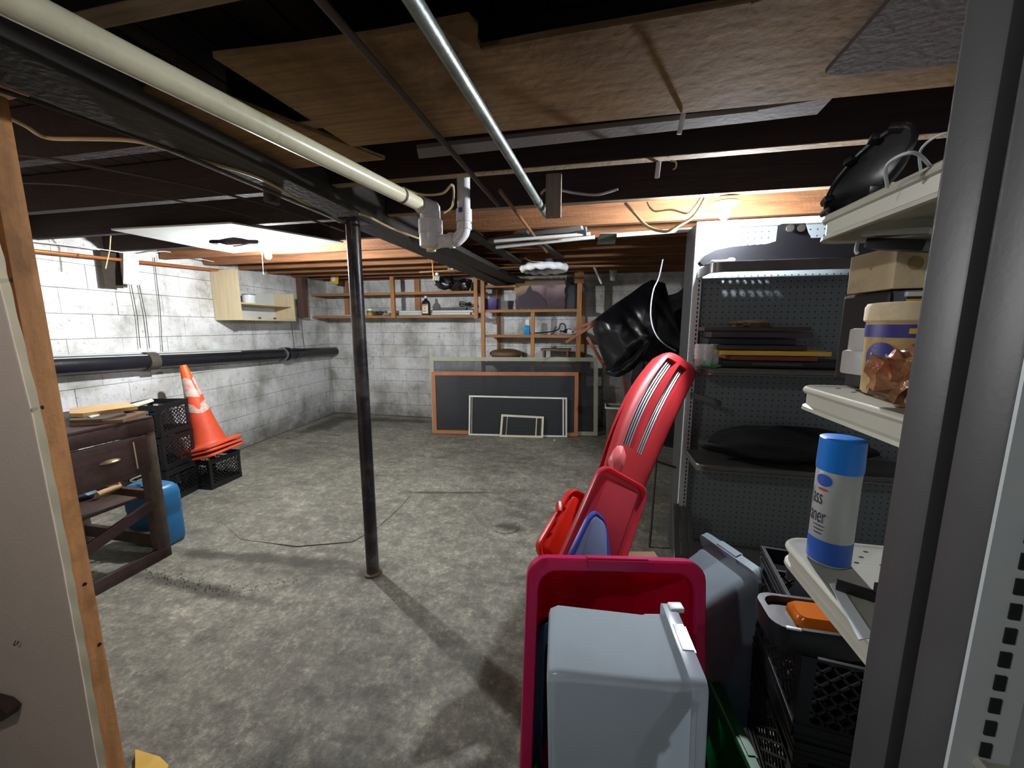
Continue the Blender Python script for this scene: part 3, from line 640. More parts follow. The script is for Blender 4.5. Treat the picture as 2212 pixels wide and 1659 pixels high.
# ------------------------------------------------------------------ far shelving
FY = 5.43; BY = 5.82
def X(px, y=650): return at(px, y, 'y', FY).x
def Zf(px, py): return at(px, py, 'y', FY).z
def shelfunit(name, label, posts, shelves, loc):
    t = thing(name, label, 'shelf', loc)
    for (x, z0, z1, y, w_) in posts: part('post', G().box((x, y, (z0 + z1) / 2), (w_, .04, z1 - z0), None, .003), pine, t, False)
    for (x0, x1, z, y0, y1) in shelves:
        part('shelf', G().bx(x0, x1, y0 + .004, y1, z - .02, z, .002), browns, t, False)
        part('shelf_edge', G().bx(x0, x1, y0 - .016, y0 + .003, z - .034, z + .004, .002), pinex, t, False)
    return t
xl, x1, x2, x3, x4 = X(667), X(852), X(1030), X(1040), X(1252)
zs, zm = at(850, 682, 'y', FY).z, at(850, 632, 'y', FY).z
ZT, Z1, Z2, Z3, Z4 = at(1080, 616, 'y', FY).z, at(1150, 669, 'y', FY).z, at(1150, 724, 'y', FY).z, at(1150, 786, 'y', FY).z, .5
ztop = jz(5.6)
shelfunit('hanging_shelf', 'long timber shelf of two levels hanging from the joists on the far wall', 
          [(xl, zs - .03, ztop, FY - .03, .05), (x1, zs - .035, ztop, FY - .04, .06), (x2, zs - .05, ztop, FY - .04, .055), (X(716), zs - .02, ztop, BY, .07), (X(878), zs - .02, ztop, BY, .09)],
          [(xl, x2, zs, FY, BY), (xl, x2, zm, FY, BY)], ((xl + x2) / 2, FY, zs - .05))
xm = X(1151)
t = shelfunit('standing_shelf', 'tall open timber shelving unit with four levels against the far wall',
          [(x3 + .03, 0, ztop, FY - .03, .055), (x4, 0, ztop, FY - .03, .065), (x3 + .16, 0, ztop - .05, BY, .055), (xm, 0, Z1 - .035, FY + .01, .055), (x4 + .05, 0, 2.0, BY, .05)],
          [(x3, x4, Z1, FY, BY), (x3 + .02, x4, Z2, FY, BY), (x3, x4, Z3, FY, BY), (x3, X(1115), ZT, FY, BY)], ((x3 + x4) / 2, FY, 0))
part('end_block', G().box((x4 - .01, FY - .055, 2.14), (.13, .03, .14), None, .004), pine, t, False, label='small pale wooden block near the top of the right post')
single('corner_post', G().box((wallx(5.1) + .09, 5.08, 1.94), (.10, .09, .62), None, .005), dark_wood if False else mat('brown_corner_post', '5a4038', .7, var=.3, grain=2, bump=.1), 'dark brown timber hanging post between the cream cabinet and the far shelf', 'post', smooth=False)

def onshelf(px, z, y=FY + .1): return Vector((at(px, 650, 'y', y).x, y, z))
# items on the long shelf
p = onshelf(798, zs + .006)
t = thing('jar', 'small green and orange jar with a white lid on the long hanging shelf', 'jar', tuple(p))
part('label_band', G().lathe([(.045, 0), (.047, .005), (.047, .07), (.045, .075)], 20, c=p), orangel, t); part('upper_band', G().lathe([(.0475, .04), (.0475, .075)], 20, c=p), greenj, t)
part('lid', G().lathe([(.046, .075), (.05, .077), (.05, .105), (.046, .108), (0, .108)], 20, c=p), white, t)
p = onshelf(920, zs + .006, FY + .045)
t = thing('bottle', 'black bottle with a white and red label on the long hanging shelf', 'bottle', tuple(p))
part('body', G().loft([[Vector((p.x + a * k, p.y + b4 * k, p.z + z)) for a, b4 in rrect(.062, .035, .02)] for z, k in ((0, .94), (.006, 1), (.17, 1), (.2, .82), (.225, .38), (.25, .3))]), blackp, t)
part('cap', G().lathe([(.02, .248), (.021, .25), (.021, .28), (0, .283)], 16, c=p), white, t)
part('label', G().box((p.x, p.y - .0365, p.z + .09), (.09, .002, .13)), cream, t)
for zz, ww in ((.14, .07), (.10, .03), (.06, .045)): part('print_line', G().box((p.x - .01, p.y - .0378, p.z + zz), (ww, .001, .012)), redink, t)
for i, (px0, px1, yy, rr, lab) in enumerate(((822, 1020, FY + .11, .019, 'front white tube of the bundle lying on the long hanging shelf'), (835, 1022, FY + .13, .019, 'middle white tube of the bundle lying on the long hanging shelf'), (845, 1024, FY + .155, .019, 'rear white tube of the bundle lying on the long hanging shelf'))):
    if i == 0: px0, px1 = 860, 1016
    a, b2 = onshelf(px0, zs + .026 + (.036 if i == 1 else 0), yy), onshelf(px1, zs + .026 + (.036 if i == 1 else 0), yy)
    o = single('tube_light', G().tube([a, b2], rr, 14), tubew, lab, 'tube light', 'white tubes on the far shelf')
    part('end_cap', G().tube([a + Vector((-.03, 0, 0)), a + Vector((.012, 0, 0))], rr * 1.03, 14), galv, o)
a = onshelf(818, zs + .04, FY + .06); single('dark_tool', G().blob(a, (.07, .05, .03), 2, .3, 2, 4), dwire, 'small dark grey tool beside the green and orange jar', 'tool')
a = onshelf(762, zs + .012, FY + .1); single('folded_paper', G().box(tuple(a), (.22, .09, .012), (0, 0, .2), .003), cream, 'flat cream paper packet on the left part of the hanging shelf', 'paper')
for i, (px, sx, lab) in enumerate(((968, .10, 'left smoky plastic container beside the white tubes'), (995, .10, 'right smoky plastic container beside the white tubes'))):
    p = onshelf(px, zs + .006, FY + .21)
    gg = G().loft([[Vector((p.x + a * k * (sx / .1), p.y + b4 * k, p.z + z)) for a, b4 in rrect(.1, .06, .02)] for z, k in ((0, .8), (.005, .84), (.10, 1), (.105, 1.04), (.112, 1.0))])
    o = single('smoky_container', gg, smoky, lab, 'container'); 
p = onshelf(1005, zs + .135, FY + .21); single('coiled_cord', G().tube(smoothpath([p + Vector((.09 * math.cos(a), .03 * math.sin(a), .02 * math.sin(a * 2) + .012 + .004 * a)) for a in [k * .7 for k in range(18)]], 3), .007, 8), blackp, 'black coiled cord lying on the smoky plastic containers', 'cord')
# under the joists, above the long shelf
p = at(723, 598, 'y', 5.3)
t = thing('yellow_package', 'yellow blister package hanging under the joists left of the column', 'package', tuple(p - Vector((0, 0, .11))))
part('card', G().box(tuple(p), (.13, .012, .2), (0, R(8), 0), .003), yellow, t)
part('blister', G().box(tuple(p + Vector((-.015, -.012, -.01))), (.06, .014, .12), (0, R(-8), 0), .006), tubew, t)
single('blue_tube', G().tube([at(672, 598, 'y', 5.4), at(845, 594, 'y', 5.4)], .022, 12), mat('dark_blue_tube', '27324f', .4, var=.1, bump=0), 'long dark blue tube under the joists above the hanging shelf', 'tube')
for i, (a0, a1, c0, lab) in enumerate((((942, 600), (982, 600), 624, 'left black bag hanging under the joists above the hanging shelf'), ((988, 600), (1018, 600), 629, 'right black bag hanging under the joists above the hanging shelf'))):
    pp = [at(a0[0], a0[1], 'y', 5.45), at(a1[0], a1[1], 'y', 5.45), at(a1[0] - 3, c0, 'y', 5.45), at((a0[0] + a1[0]) / 2, c0 - 12 * (1 - i) + 2, 'y', 5.45), at(a0[0] + 8, c0 - 10, 'y', 5.45)]
    cpt = sum(pp, Vector()) / 5
    single('black_bag', G().blob(cpt, ((pp[1] - pp[0]).length * .52, .05, .09), 3, .25, 2, i * 3), bagm, lab, 'bag', 'black bags above the shelf')
p = at(943, 601, 'y', 5.4); single('white_block', G().box(tuple(p), (.09, .05, .07), (0, .1, .3), .01), white, 'small white plastic piece left of the black bags', 'plastic piece')
p = at(968, 580, 'y', 4.6)
single('cream_insulator', G().lathe([(.02, 0), (.05, .02), (.03, .05), (.05, .08), (.02, .1)], 14, M=Matrix.Translation(p) @ Matrix.Rotation(R(90), 4, 'Y')), cream, 'cream knob behind the copper pipe near its left end', 'knob')
p = at(847, 583, 'y', 5.2); single('joist_clamp', G().box(tuple(p), (.10, .05, .05), (0, .2, 0), .01), gonl, 'small grey blue clamp at the top of the middle hanging post', 'clamp')
# standing unit items
p = onshelf(1060, Z1 + .005, FY + .11)
t = thing('purple_bin', 'dark purple plastic bin on the top long level of the standing shelf', 'bin', tuple(p))
part('tub', G().loft([[Vector((p.x + a * k, p.y + b4 * k, p.z + z)) for a, b4 in rrect(.12, .08, .015)] for z, k in ((0, .84), (.004, .86), (.15, .98), (.152, 1.04), (.165, 1.04), (.165, .97), (.02, .84))]), purpleb, t)
p = onshelf(1049, Z1 + .185, FY + .22); single('tan_card', G().box(tuple(p + Vector((-.01, 0, .015))), (.085, .01, .14), (0, 0, 0), .004), cardb, 'small tan card standing behind the purple bin', 'card')
p = at(1166, 635, 'y', FY + .05)
def ptg(u, v):
    q = Vector((p.x - .355 + .71 * u, p.y + .01, p.z - .215 + .43 * v)); ed = min(u, 1 - u, v, 1 - v)
    if ed < .01: q += Vector(((random.random() - .5) * .03, 0, (random.random() - .5) * .03))
    return q
m = bpy.data.materials.new('weathered_painting'); m.use_nodes = True; nt = m.node_tree; b = nt.nodes['Principled BSDF']
GN = nt.nodes.new('ShaderNodeTexCoord').outputs['Generated']; sx = nt.nodes.new('ShaderNodeSeparateXYZ'); nt.links.new(GN, sx.inputs[0])
nn = noise(nt, GN, 4, 6, .7)
v_ = math_node(nt, 'ADD', math_node(nt, 'MULTIPLY', sx.outputs[2], .9), math_node(nt, 'MULTIPLY', nn, .35))
cc_ = ramp(nt, v_, [(.25, '3a2a30'), (.5, '4a3340'), (.62, '6d5560'), (.85, '9a8480'), (1.05, '8d7a6a')])
hl_ = math_node(nt, 'ADD', math_node(nt, 'SUBTRACT', sx.outputs[2], math_node(nt, 'MULTIPLY', sx.outputs[0], 1.15)), math_node(nt, 'MULTIPLY', nn, .5))
cc_ = mixc(nt, ramp(nt, hl_, [(.66, 0.0), (.76, .85)]), cc_, '9c8440')
cc_ = mixc(nt, ramp(nt, hl_, [(1.0, 0.0), (1.1, 1.0)]), cc_, '55705a')
nt.links.new(cc_, b.inputs['Base Color']); b.inputs['Roughness'].default_value = .6
t = thing('weathered_painting', 'weathered painting of a dark house under a yellow sky on the standing shelf', 'painting', (p.x, p.y, Z1 + .005))
part('canvas', G().grid(ptg, 24, 16), m, t)
part('backing_board', G().box((p.x, p.y + .03, p.z), (.68, .02, .40)), deskm, t)
part('painted_house', G().prism([p + Vector((a, -.001, b4)) for a, b4 in ((-.30, -.16), (-.30, -.03), (-.2, .02), (-.17, .08), (-.14, .12), (-.11, .05), (-.02, .02), (.08, -.10), (.1, -.16))], (0, -.002, 0)), mat('dark_violet_paint', '33222e', .6, var=.2), t, False)
single('dark_slate', G().box(tuple(at(1232, 642, 'y', FY + .12)), (.20, .015, .40), (R(-4), 0, 0), .003), mat('dark_slate', '2c3036', .5, var=.15), 'dark grey panel standing right of the weathered painting', 'panel')
p = onshelf(1139, Z2 + .005, FY + .08)
t = thing('spray_bottle', 'blue bottle with a white top on the middle level of the standing shelf', 'bottle', tuple(p))
part('body', G().loft([[Vector((p.x + a * k, p.y + b4 * k, p.z + z)) for a, b4 in rrect(.045, .03, .015)] for z, k in ((0, .94), (.005, 1), (.11, 1), (.14, .7))]), bluebot, t)
part('cap', G().loft([[Vector((p.x + .01 + a * k, p.y + b4 * k, p.z + z)) for a, b4 in rrect(.035, .025, .012)] for z, k in ((.13, .9), (.15, 1), (.215, .85), (.22, .6))]), tubew, t)
p = onshelf(1215, Z2 + .025, FY + .10)
single('black_tool', G().tube(smoothpath([p + Vector((-.55, .05, -.005)), p + Vector((-.25, .03, .01)), p + Vector((-.06, 0, .05)), p + Vector((-.02, 0, .13)), p + Vector((.04, 0, .12)), p + Vector((.04, 0, .04)), p + Vector((-.03, 0, .03))], 6), .009, 8).blob(p + Vector((.09, 0, .03)), (.07, .04, .035), 2, .2), blackp, 'black long-handled clamp tool on the middle level of the standing shelf', 'tool')
p = onshelf(1232, Z2 + .03, FY + .05); single('white_bulb_box', G().box(tuple(p + Vector((0, -.01, .02))), (.07, .05, .06), (0, .2, .3), .012), tubew, 'small white piece beside the black clamp tool', 'plastic piece')
p = onshelf(1093, Z3 + .002, FY + .26)
single('round_board', G().lathe([(0, .0), (.20, .0), (.22, .09), (.245, .10), (.25, .13), (.24, .15), (.18, .175), (.1, .19), (0, .192)], 32, c=p), browns, 'round brown wooden disc on the low level behind the screens', 'board')
p = onshelf(1203, Z3 + .002, FY + .13)
t = thing('step_stool', 'low brown wooden stool on the low level right of the round wooden disc', 'stool', tuple(p))
part('top', G().box((p.x, p.y, p.z + .2), (.42, .2, .03), None, .004), browns, t)
for sx_ in (-1, 1): part('leg', G().box((p.x + sx_ * .17, p.y, p.z + .092), (.03, .18, .184), None, .003), chairw, t)
p = onshelf(1190, .5, FY + .16); single('milky_bin', G().loft([[Vector((p.x + a * k, p.y + b4 * k, .0 + z)) for a, b4 in rrect(.2, .12, .03)] for z, k in ((.52, .84), (.525, .86), (.85, .98), (.852, 1.04), (.865, 1.04))]), smoky, 'grey plastic bin behind the screens on the standing shelf', 'bin')
part('shelf', G().bx(x3, x4, FY, BY, .50, .52, .002), browns, bpy.data.objects['standing_shelf'], False)

# ------------------------------------------------------------------ screens
def screen(name, label, bl, br, tl, tr, wfr, th, fm, mm, inner=None, lean=.0):
    """bl.. are 3-D corners of the outer frame"""
    t = thing(name, label, 'screen', tuple((bl + br) / 2))
    def P(u, v, o=0):
        a = bl + (br - bl) * u; c2 = tl + (tr - tl) * u; nrm = (br - bl).cross(tl - bl).normalized(); return a + (c2 - a) * v + nrm * o
    W = (br - bl).length; H = (tl - bl).length; a, b3 = wfr / W, wfr / H
    def strip(nm, u0, u1, v0, v1):
        lo = [P(u0, v0), P(u1, v0), P(u1, v1), P(u0, v1)]; nrm = (br - bl).cross(tl - bl).normalized() * th
        part(nm, G().prism(lo, nrm), fm, t, False)
    strip('stile', 0, a, 0, 1); strip('stile', 1 - a, 1, 0, 1); strip('rail', a, 1 - a, 0, b3); strip('rail', a, 1 - a, 1 - b3, 1)
    for (u, w3) in (inner or []): strip('cross_bar', u, u + w3 / W, b3, 1 - b3)
    part('screen_mesh', G().add([P(a, b3, th * .5), P(1 - a, b3, th * .5), P(1 - a, 1 - b3, th * .5), P(a, 1 - b3, th * .5)], [(0, 1, 2, 3)]), mm, t, False)
def flo(px, py): p = at(px, py, 'z', 0); p.z = .004; return p
def top(px, py, bl, H, lean):  # point of given frame corner at y = bl.y + lean
    return at(px, py, 'y', bl.y + lean)
def scr(px, py, d):
    r = ray(px, py); tt = (4.98 + .135 * 2.22 - d) / (r.y - .135 * r.x); return CAM + r * tt
def scr0(px, py, d): q_ = scr(px, py, d); q_.z = .004; return q_
screen('window_screen', 'largest window screen with a grey-green frame leaning at the back of the group', scr0(934, 930, 0), scr0(1291, 937, 0), scr(928, 771, -.09), scr(1292, 772, -.07), .055, -.022, greyframe, mesh_l)
screen('window_screen', 'orange-brown framed window screen leaning on the largest one', scr0(936, 930, .05), scr0(1248, 942, .05), scr(932, 803, -.03), scr(1250, 804, -.03), .05, -.02, brownframe, mesh_m)
screen('window_screen', 'white framed dark screen leaning in front of the orange-brown one', scr0(1012, 937, .10), scr0(1225, 945, .10), scr(1013, 854, .05), scr(1225, 859, .05), .022, -.014, whiteframe, mesh_d, [(.955, .018), (.03, .006)])
screen('window_screen', 'smallest pale screen standing in front of the group', scr0(1079, 943, .15), scr0(1173, 948, .15), scr(1083, 895, .12), scr(1175, 900, .12), .028, -.014, offwhite, mesh_d, [(.14, .007), (.82, .014)])
p = at(1198, 951, 'z', .012); single('floor_pebble', G().blob(p, (.016, .014, .012), 1, .2), white, 'tiny white crumb on the floor in front of the screens', 'crumb')

# ------------------------------------------------------------------ cream wall cabinet
ce = atwall(460, 600, .02); y0c, y1c = 3.63, 4.58
rot = R(5.5)
o0 = Vector((wallx(y0c), y0c, 0)); ux = Vector((math.cos(-rot), 0, 0)); 
t = thing('wall_cabinet', 'open cream plywood cabinet without doors hanging on the left wall', 'cabinet', (o0.x + .16, 4.1, 1.57))
def cb(nm, ya, yb, xa, xb, za, zb, bev=.002, m=cabinetm):
    vs = []
    for y in (ya, yb):
        for (x, z) in ((xa, za), (xb, za), (xb, zb), (xa, zb)): vs.append(Vector((wallx(y) + x, y, z)))
    part(nm, G().add(vs, [(0, 1, 2, 3), (7, 6, 5, 4), (0, 4, 5, 1), (1, 5, 6, 2), (2, 6, 7, 3), (3, 7, 4, 0)]), m, t, False)
cb('side_panel', y0c, y0c + .02, .01, .32, 1.57, 2.12); cb('side_panel', y1c, y1c + .02, .01, .32, 1.57, 1.93)
cb('bottom', y0c + .02, y1c, .01, .30, 1.575, 1.595); cb('shelf', y0c + .02, y1c, .01, .28, 1.755, 1.773)
cb('face_strip', y0c + .02, y1c, .30, .32, 1.57, 1.60); cb('face_strip', y0c, y0c + .045, .321, .338, 1.57, 2.12); cb('back_rail', y0c + .02, y1c, .004, .012, 1.60, 1.93, m=plaster)
for yy in (3.95, 4.2): part('hinge', G().box((wallx(yy) + .322, yy, 1.60), (.004, .04, .02)), brownband, t)
p = Vector((wallx(3.98) + .17, 3.98, 1.7735))
t = thing('paint_tin', 'short white metal tin on the shelf of the cream cabinet', 'tin', tuple(p))
part('can', G().lathe([(.068, 0), (.07, .003), (.07, .10)], 28, c=p), tubew, t); part('rim', G().lathe([(.072, .098), (.073, .103), (.07, .108), (0, .102)], 28, c=p), galv, t)

# ------------------------------------------------------------------ desk with scrap wood
dx, dy0, dy1 = -2.70, 1.05, 1.85; HT = .925
t = thing('work_table', 'dark stained timber table with one drawer beside the door post', 'table', (dx - .35, (dy0 + dy1) / 2, 0))
for yy, xx in ((dy1 - .035, dx - .0), (dy0 + .035, dx), (dy1 - .035, dx - .68), (dy0 + .035, dx - .68)):
    part('leg', G().box((xx - .03, yy, HT / 2), (.06, .07, HT), None, .004), deskz, t)
part('apron', G().bx(dx - .022, dx + .004, dy0, dy1, .845, HT - .002, .003), deskm, t)
part('top', G().bx(dx - .70, dx - .0, dy0, dy1, HT - .002, HT + .018, .004), deskm, t)
dr = part('drawer', G().bx(dx - .022, dx + .014, dy0 + .1, dy1 - .06, .60, .835, .003), deskm, t)
c = at(238, 998, 'x', dx + .016)
part('drawer_pull', G().grid(lambda u, v: c + Vector((.028 * math.sin(math.pi * v) * math.sin(math.pi * u) ** .5 if 0 < u < 1 else 0, -.05 + .1 * u, .03 * (v - .5) * math.sin(math.pi * min(max(u, .02), .98)) ** .5)), 12, 8), mat('dull_brass', '8d7c5d', .35, .7, var=.2), dr)
part('paint_streak', G().bar(at(288, 955, 'x', dx + .0155), at(298, 1012, 'x', dx + .0155), .007, .001, up=(1, 0, 0)), cream, dr)
part('lower_rail', G().bx(dx - .03, dx + .0, dy0, dy1, .0, .075, .003), deskm, t)
part('side_rail', G().bx(dx - .66, dx - .04, dy1 - .05, dy1 - .02, .40, .46, .003), deskm, t)
part('side_rail', G().bx(dx - .66, dx - .04, dy1 - .05, dy1 - .02, .08, .16, .003), deskm, t)
part('inner_shelf', G().bx(dx - .62, dx - .10, dy0 + .07, dy1 - .08, .41, .43, .003), deskm, t)
part('brace', G().bar((dx - .012, dy0 + .05, .16), (dx - .012, dy1 - .06, .385), .024, .06, up=(0, 0, 1)), deskm, t)
tb = HT + .018
def scrap(nm, pix, z, th, m, lab): 
    single(nm, G().prism([at(x, y, 'z', z + th) for x, y in pix], (0, 0, -th)), m, lab, 'wood scrap', smooth=False)
scrap('wood_scrap', ((160, 912), (300, 893), (262, 900), (330, 884), (300, 882), (170, 905))[:0] or ((150, 915), (265, 906), (318, 888), (240, 888), (150, 900)), tb, .018, browns, 'lowest dark wood scrap on the timber table')
scrap('wood_scrap', ((150, 908), (220, 905), (272, 893), (262, 888), (150, 898)), tb + .019, .014, deskz, 'dark grey wood scrap under the pale board on the table')
scrap('wood_scrap', ((150, 893), (178, 893), (297, 877), (272, 868), (170, 879), (150, 882)), tb + .034, .022, tan, 'pale tan board on top of the scrap pile on the table')
scrap('wood_scrap', ((255, 880), (327, 861), (332, 864), (262, 886)), tb + .02, .01, offwhite, 'narrow pale stick leaning out of the scrap pile')
scrap('white_splinter', ((190, 899), (214, 893), (215, 896), (196, 901)), tb + .034, .004, white, 'small white splinter on the dark scrap')
# things inside the table
p = at(245, 1066, 'x', dx - .3); p.z = .43
t = thing('spigot', 'cream plastic spigot fitting on the inner shelf of the timber table', 'fitting', tuple(p))
part('valve_body', G().tube([p + Vector((0, -.08, .03)), p + Vector((0, .04, .04))], .02, 12), tan, t)
part('handle', G().box(tuple(p + Vector((0, .03, .08))), (.02, .09, .022), (0, .2, 0), .006), offwhite, t)
part('stem', G().tube([p + Vector((0, .03, .04)), p + Vector((0, .03, .075))], .012, 10), tan, t)
p2 = p + Vector((0.0, .14, .03)); single('blue_fitting', G().blob(p2 + Vector((-.1, -.22, 0)), (.05, .05, .028), 2, .2), bluelidr if False else mat('grey_blue_fitting', '4c6a80', .5), 'small grey-blue lump beside the cream spigot', 'fitting')
single('tangled_wire', G().tube(smoothpath([p2 + Vector((.03 * math.sin(k * 2.1), .05 * math.cos(k * 1.3) + .01 * k, .02 + .02 * math.sin(k * 1.7))) for k in range(9)], 4), .005, 6), offwhite, 'tangle of pale wire right of the cream spigot', 'wire')
# blue jug behind the table leg
jc = Vector((dx - .28, 1.97, 0))
t = thing('water_jug', 'blue plastic water jug standing behind the timber table', 'jug', tuple(jc))
part('body', G().loft([[Vector((jc.x + a * k, jc.y + b4 * k, z)) for a, b4 in rrect(.17, .08, .045)] for z, k in ((.004, .9), (.012, .97), (.04, 1), (.2, 1), (.22, .97), (.24, 1), (.36, 1), (.40, .93), (.42, .78), (.43, .6))]), jugm, t)
part('grip', G().bar(jc + Vector((.02, -.07, .42)), jc + Vector((.10, -.02, .445)), .02, .02, bev=.004), blackp, t)

# ------------------------------------------------------------------ milk crates and cones
def crate(name, label, loc, rz, group='black milk crates'):
    t = thing(name, label, 'crate', loc, rz, group); M = PM[t.name]
    def pl(nm, g): 
        g.v = [M @ v for v in g.v]; part(nm, g, crate_p, t, False)
    h, s = .28, .165
    g = G()
    for (z0, z1, o) in ((.235, .245, .003), (.252, .26, .003), (.268, .28, .005), (0, .012, .0), (.03, .038, .003), (.205, .212, .002)):
        for sx_ in (-1, 1):
            g.bx(sx_ * s - .004, sx_ * s + .004, -s - o, s + o, z0, z1); g.bx(-s - o, s + o, sx_ * s - .004, sx_ * s + .004, z0, z1)
    for sx_ in (-1, 1):
        g.bx(sx_ * s - .002, sx_ * s + .002, -s, s, .232, .28); g.bx(-s, s, sx_ * s - .002, sx_ * s + .002, .232, .28)
        g.bx(sx_ * s - .002, sx_ * s + .002, -s, s, 0, .045); g.bx(-s, s, sx_ * s - .002, sx_ * s + .002, 0, .045)
    pl('rim_bands', g)
    for sx_ in (-1, 1):
        for sy_ in (-1, 1): pl('corner_post', G().bx(sx_ * (s - .028), sx_ * s, sy_ * (s - .004), sy_ * (s + .0015), .0, .27).bx(sx_ * (s - .004), sx_ * (s + .0015), sy_ * (s - .028), sy_ * s, 0, .27))
    def lattice(ax, sg):
        g = G()
        for k in range(-6, 7):
            for dgn in (-1, 1):
                c0 = k * .036; a0, b0 = c0 - dgn * .08, .045; a1, b1 = c0 + dgn * .08, .205
                if a0 > s - .028 or a0 < -s + .028 or a1 > s - .028 or a1 < -s + .028:
                    lim = s - .028
                    def clip(a, b, a2, b2):
                        if abs(a) <= lim: return a, b
                        L_ = math.copysign(lim, a); tt = (L_ - a) / (a2 - a); return L_, b + (b2 - b) * tt
                    if (abs(a0) > lim and abs(a1) > lim): continue
                    a0, b0 = clip(a0, b0, a1, b1); a1, b1 = clip(a1, b1, a0, b0)
                P = lambda a, b: (a, sg * s, b) if ax == 'y' else (sg * s, a, b)
                g.bar(P(a0, b0), P(a1, b1), .005, .004, up=(0, 1, 0) if ax == 'y' else (1, 0, 0))
        pl('side_lattice', g)
    for ax in 'xy':
        for sg in (-1, 1): lattice(ax, sg)
    g = G()
    for k in range(-5, 6): g.bx(k * .03 - .003, k * .03 + .003, -s, s, .001, .006); g.bx(-s, s, k * .03 - .003, k * .03 + .003, .001, .006)
    pl('bottom_grid', g); return t
cx, cy, crz = -3.735, 2.58, R(14)
c1 = crate('milk_crate', 'black milk crate at the bottom of the stack of three', (cx + .03, cy - .01, .0), R(11))
dup(c1, (cx + .005, cy, .283), (0, 0, R(13)), 'black milk crate in the middle of the stack of three')
dup(c1, (cx - .02, cy + .01, .566), (0, 0, R(16)), 'black milk crate on top of the stack of three')
c4 = (-3.60, 2.905, .0)
dup(c1, c4, (0, 0, R(2)), 'single black milk crate on the floor under the orange cones')
def cone(name, label, apex_dir, base, h, r0, full=True):
    t = thing(name, label, 'traffic cone', tuple(base), 0, 'stacked orange traffic cones')
    z = Vector(apex_dir).normalized(); x = z.orthogonal().normalized(); x = (Vector((1, .12, 0)) - z * Vector((1, .12, 0)).dot(z)).normalized(); y = z.cross(x)
    M = Matrix.Translation(base) @ Matrix((x, y, z)).transposed().to_4x4()
    k = lambda zz: r0 + (.026 - r0) * zz / h
    b_ = G().loft([[M @ Vector((a * q, b4 * q, zz + .012 * math.sin(a * 9 + b4 * 4) * q)) for a, b4 in rrect(.2, .2, .06, 6)] for zz, q in ((.0, .97), (.004, 1), (.016, 1), (.024, .97), (.028, .8))])
    part('base', b_, conem, t)
    if full:
        def band(z0, z1, m, nm, o): part(nm, G().lathe([(k(z0) + o, z0), (k(z1) + o, z1)], 40, M=M), m, t)
        part('body', G().lathe([(r0 + .03, .02), (r0 + .008, .035), (r0, .06)] + [(k(zz), zz) for zz in (.2, .4, .6, h - .01)] + [(.022, h), (.015, h), (.013, h - .05)], 40, M=M), conem, t)
        part('tip', G().lathe([(k(h - .13) + .002, h - .13), (k(h) + .002, h - .008), (.024, h + .001), (.016, h + .001)], 40, M=M), conetop, t)
        part('reflective_band', G().grid(lambda u, v: M @ Vector(((k(h * .62 + (h * .21) * v) + .0022) * math.cos(2 * math.pi * u), (k(h * .62 + (h * .21) * v) + .0022) * math.sin(2 * math.pi * u), h * .62 + (h * .21 + .012 * math.sin(u * 17)) * v + .012 * math.sin(u * 11))), 48, 3), coneband, t)
        part('reflective_band', G().grid(lambda u, v: M @ Vector(((k(h * .43 + (h * .11) * v) + .0022) * math.cos(2 * math.pi * u), (k(h * .43 + (h * .11) * v) + .0022) * math.sin(2 * math.pi * u), h * .43 + (h * .11 + .014 * math.sin(u * 13)) * v + .012 * math.sin(u * 19))), 48, 3), coneband, t)
    else:
        part('body', G().lathe([(r0 + .03, .02), (r0 + .01, .03), (r0 + .002, .048)], 40, M=M), conem, t)
    return t
ax_ = (-.16, -.06, 1)
bse = Vector((-3.60, 2.93, .284))
cone('traffic_cone', 'lowest orange cone base of the stack, resting on the single crate', ax_, bse, .8, .13, False)
cone('traffic_cone', 'middle orange cone base of the stack on the single crate', (-.2, -.02, 1), bse + Vector((-.0, 0, .034)), .8, .13, False)
cone('traffic_cone', 'faded orange traffic cone on top of the stack with worn reflective bands', (-.19, -.06, 1), bse + Vector((-.01, 0, .072)), .80, .135, True)
# ------------------------------------------------------------------ pegboard gondola (faces the camera side of the room)
UX = .557; yb, yf = at(1471, 700, 'x', UX).y, at(1493, 700, 'x', UX).y
t = thing('gondola_shelving', 'grey metal shelving with a pegboard back behind the right bare bulb', 'shelving', (1.2, 2.4, 0))
GT = 2.085; PY = yf + .035
part('upright', G().bx(UX, UX + .045, yf, yb, 0, GT, .004), gond, t, False)
part('upright', G().bx(1.80, 1.845, yf, yb, 0, GT, .004), gond, t, False)
part('edge_strip', G().bx(UX - .003, UX + .0, yf + .005, yf + .03, 0, GT), gonl, t, False)
part('back_panel', G().bx(UX + .045, 1.80, PY, PY + .008, .12, GT - .035), pegm, t, False)
part('top_rail', G().bx(UX, 1.845, yf - .001, yf + .03, GT - .035, GT, .003), gonl, t, False)
part('face_strip', G().bx(UX + .001, UX + .040, yf - .003, yf, .05, GT - .036), gonl, t, False)
g = G()
for k in range(78): g.bx(UX + .024, UX + .031, yf - .0042, yf - .0025, .1 + k * .0254, .1 + k * .0254 + .015)
part('slots', g, blackp, t, False, kind='stuff')
SYF = 2.17
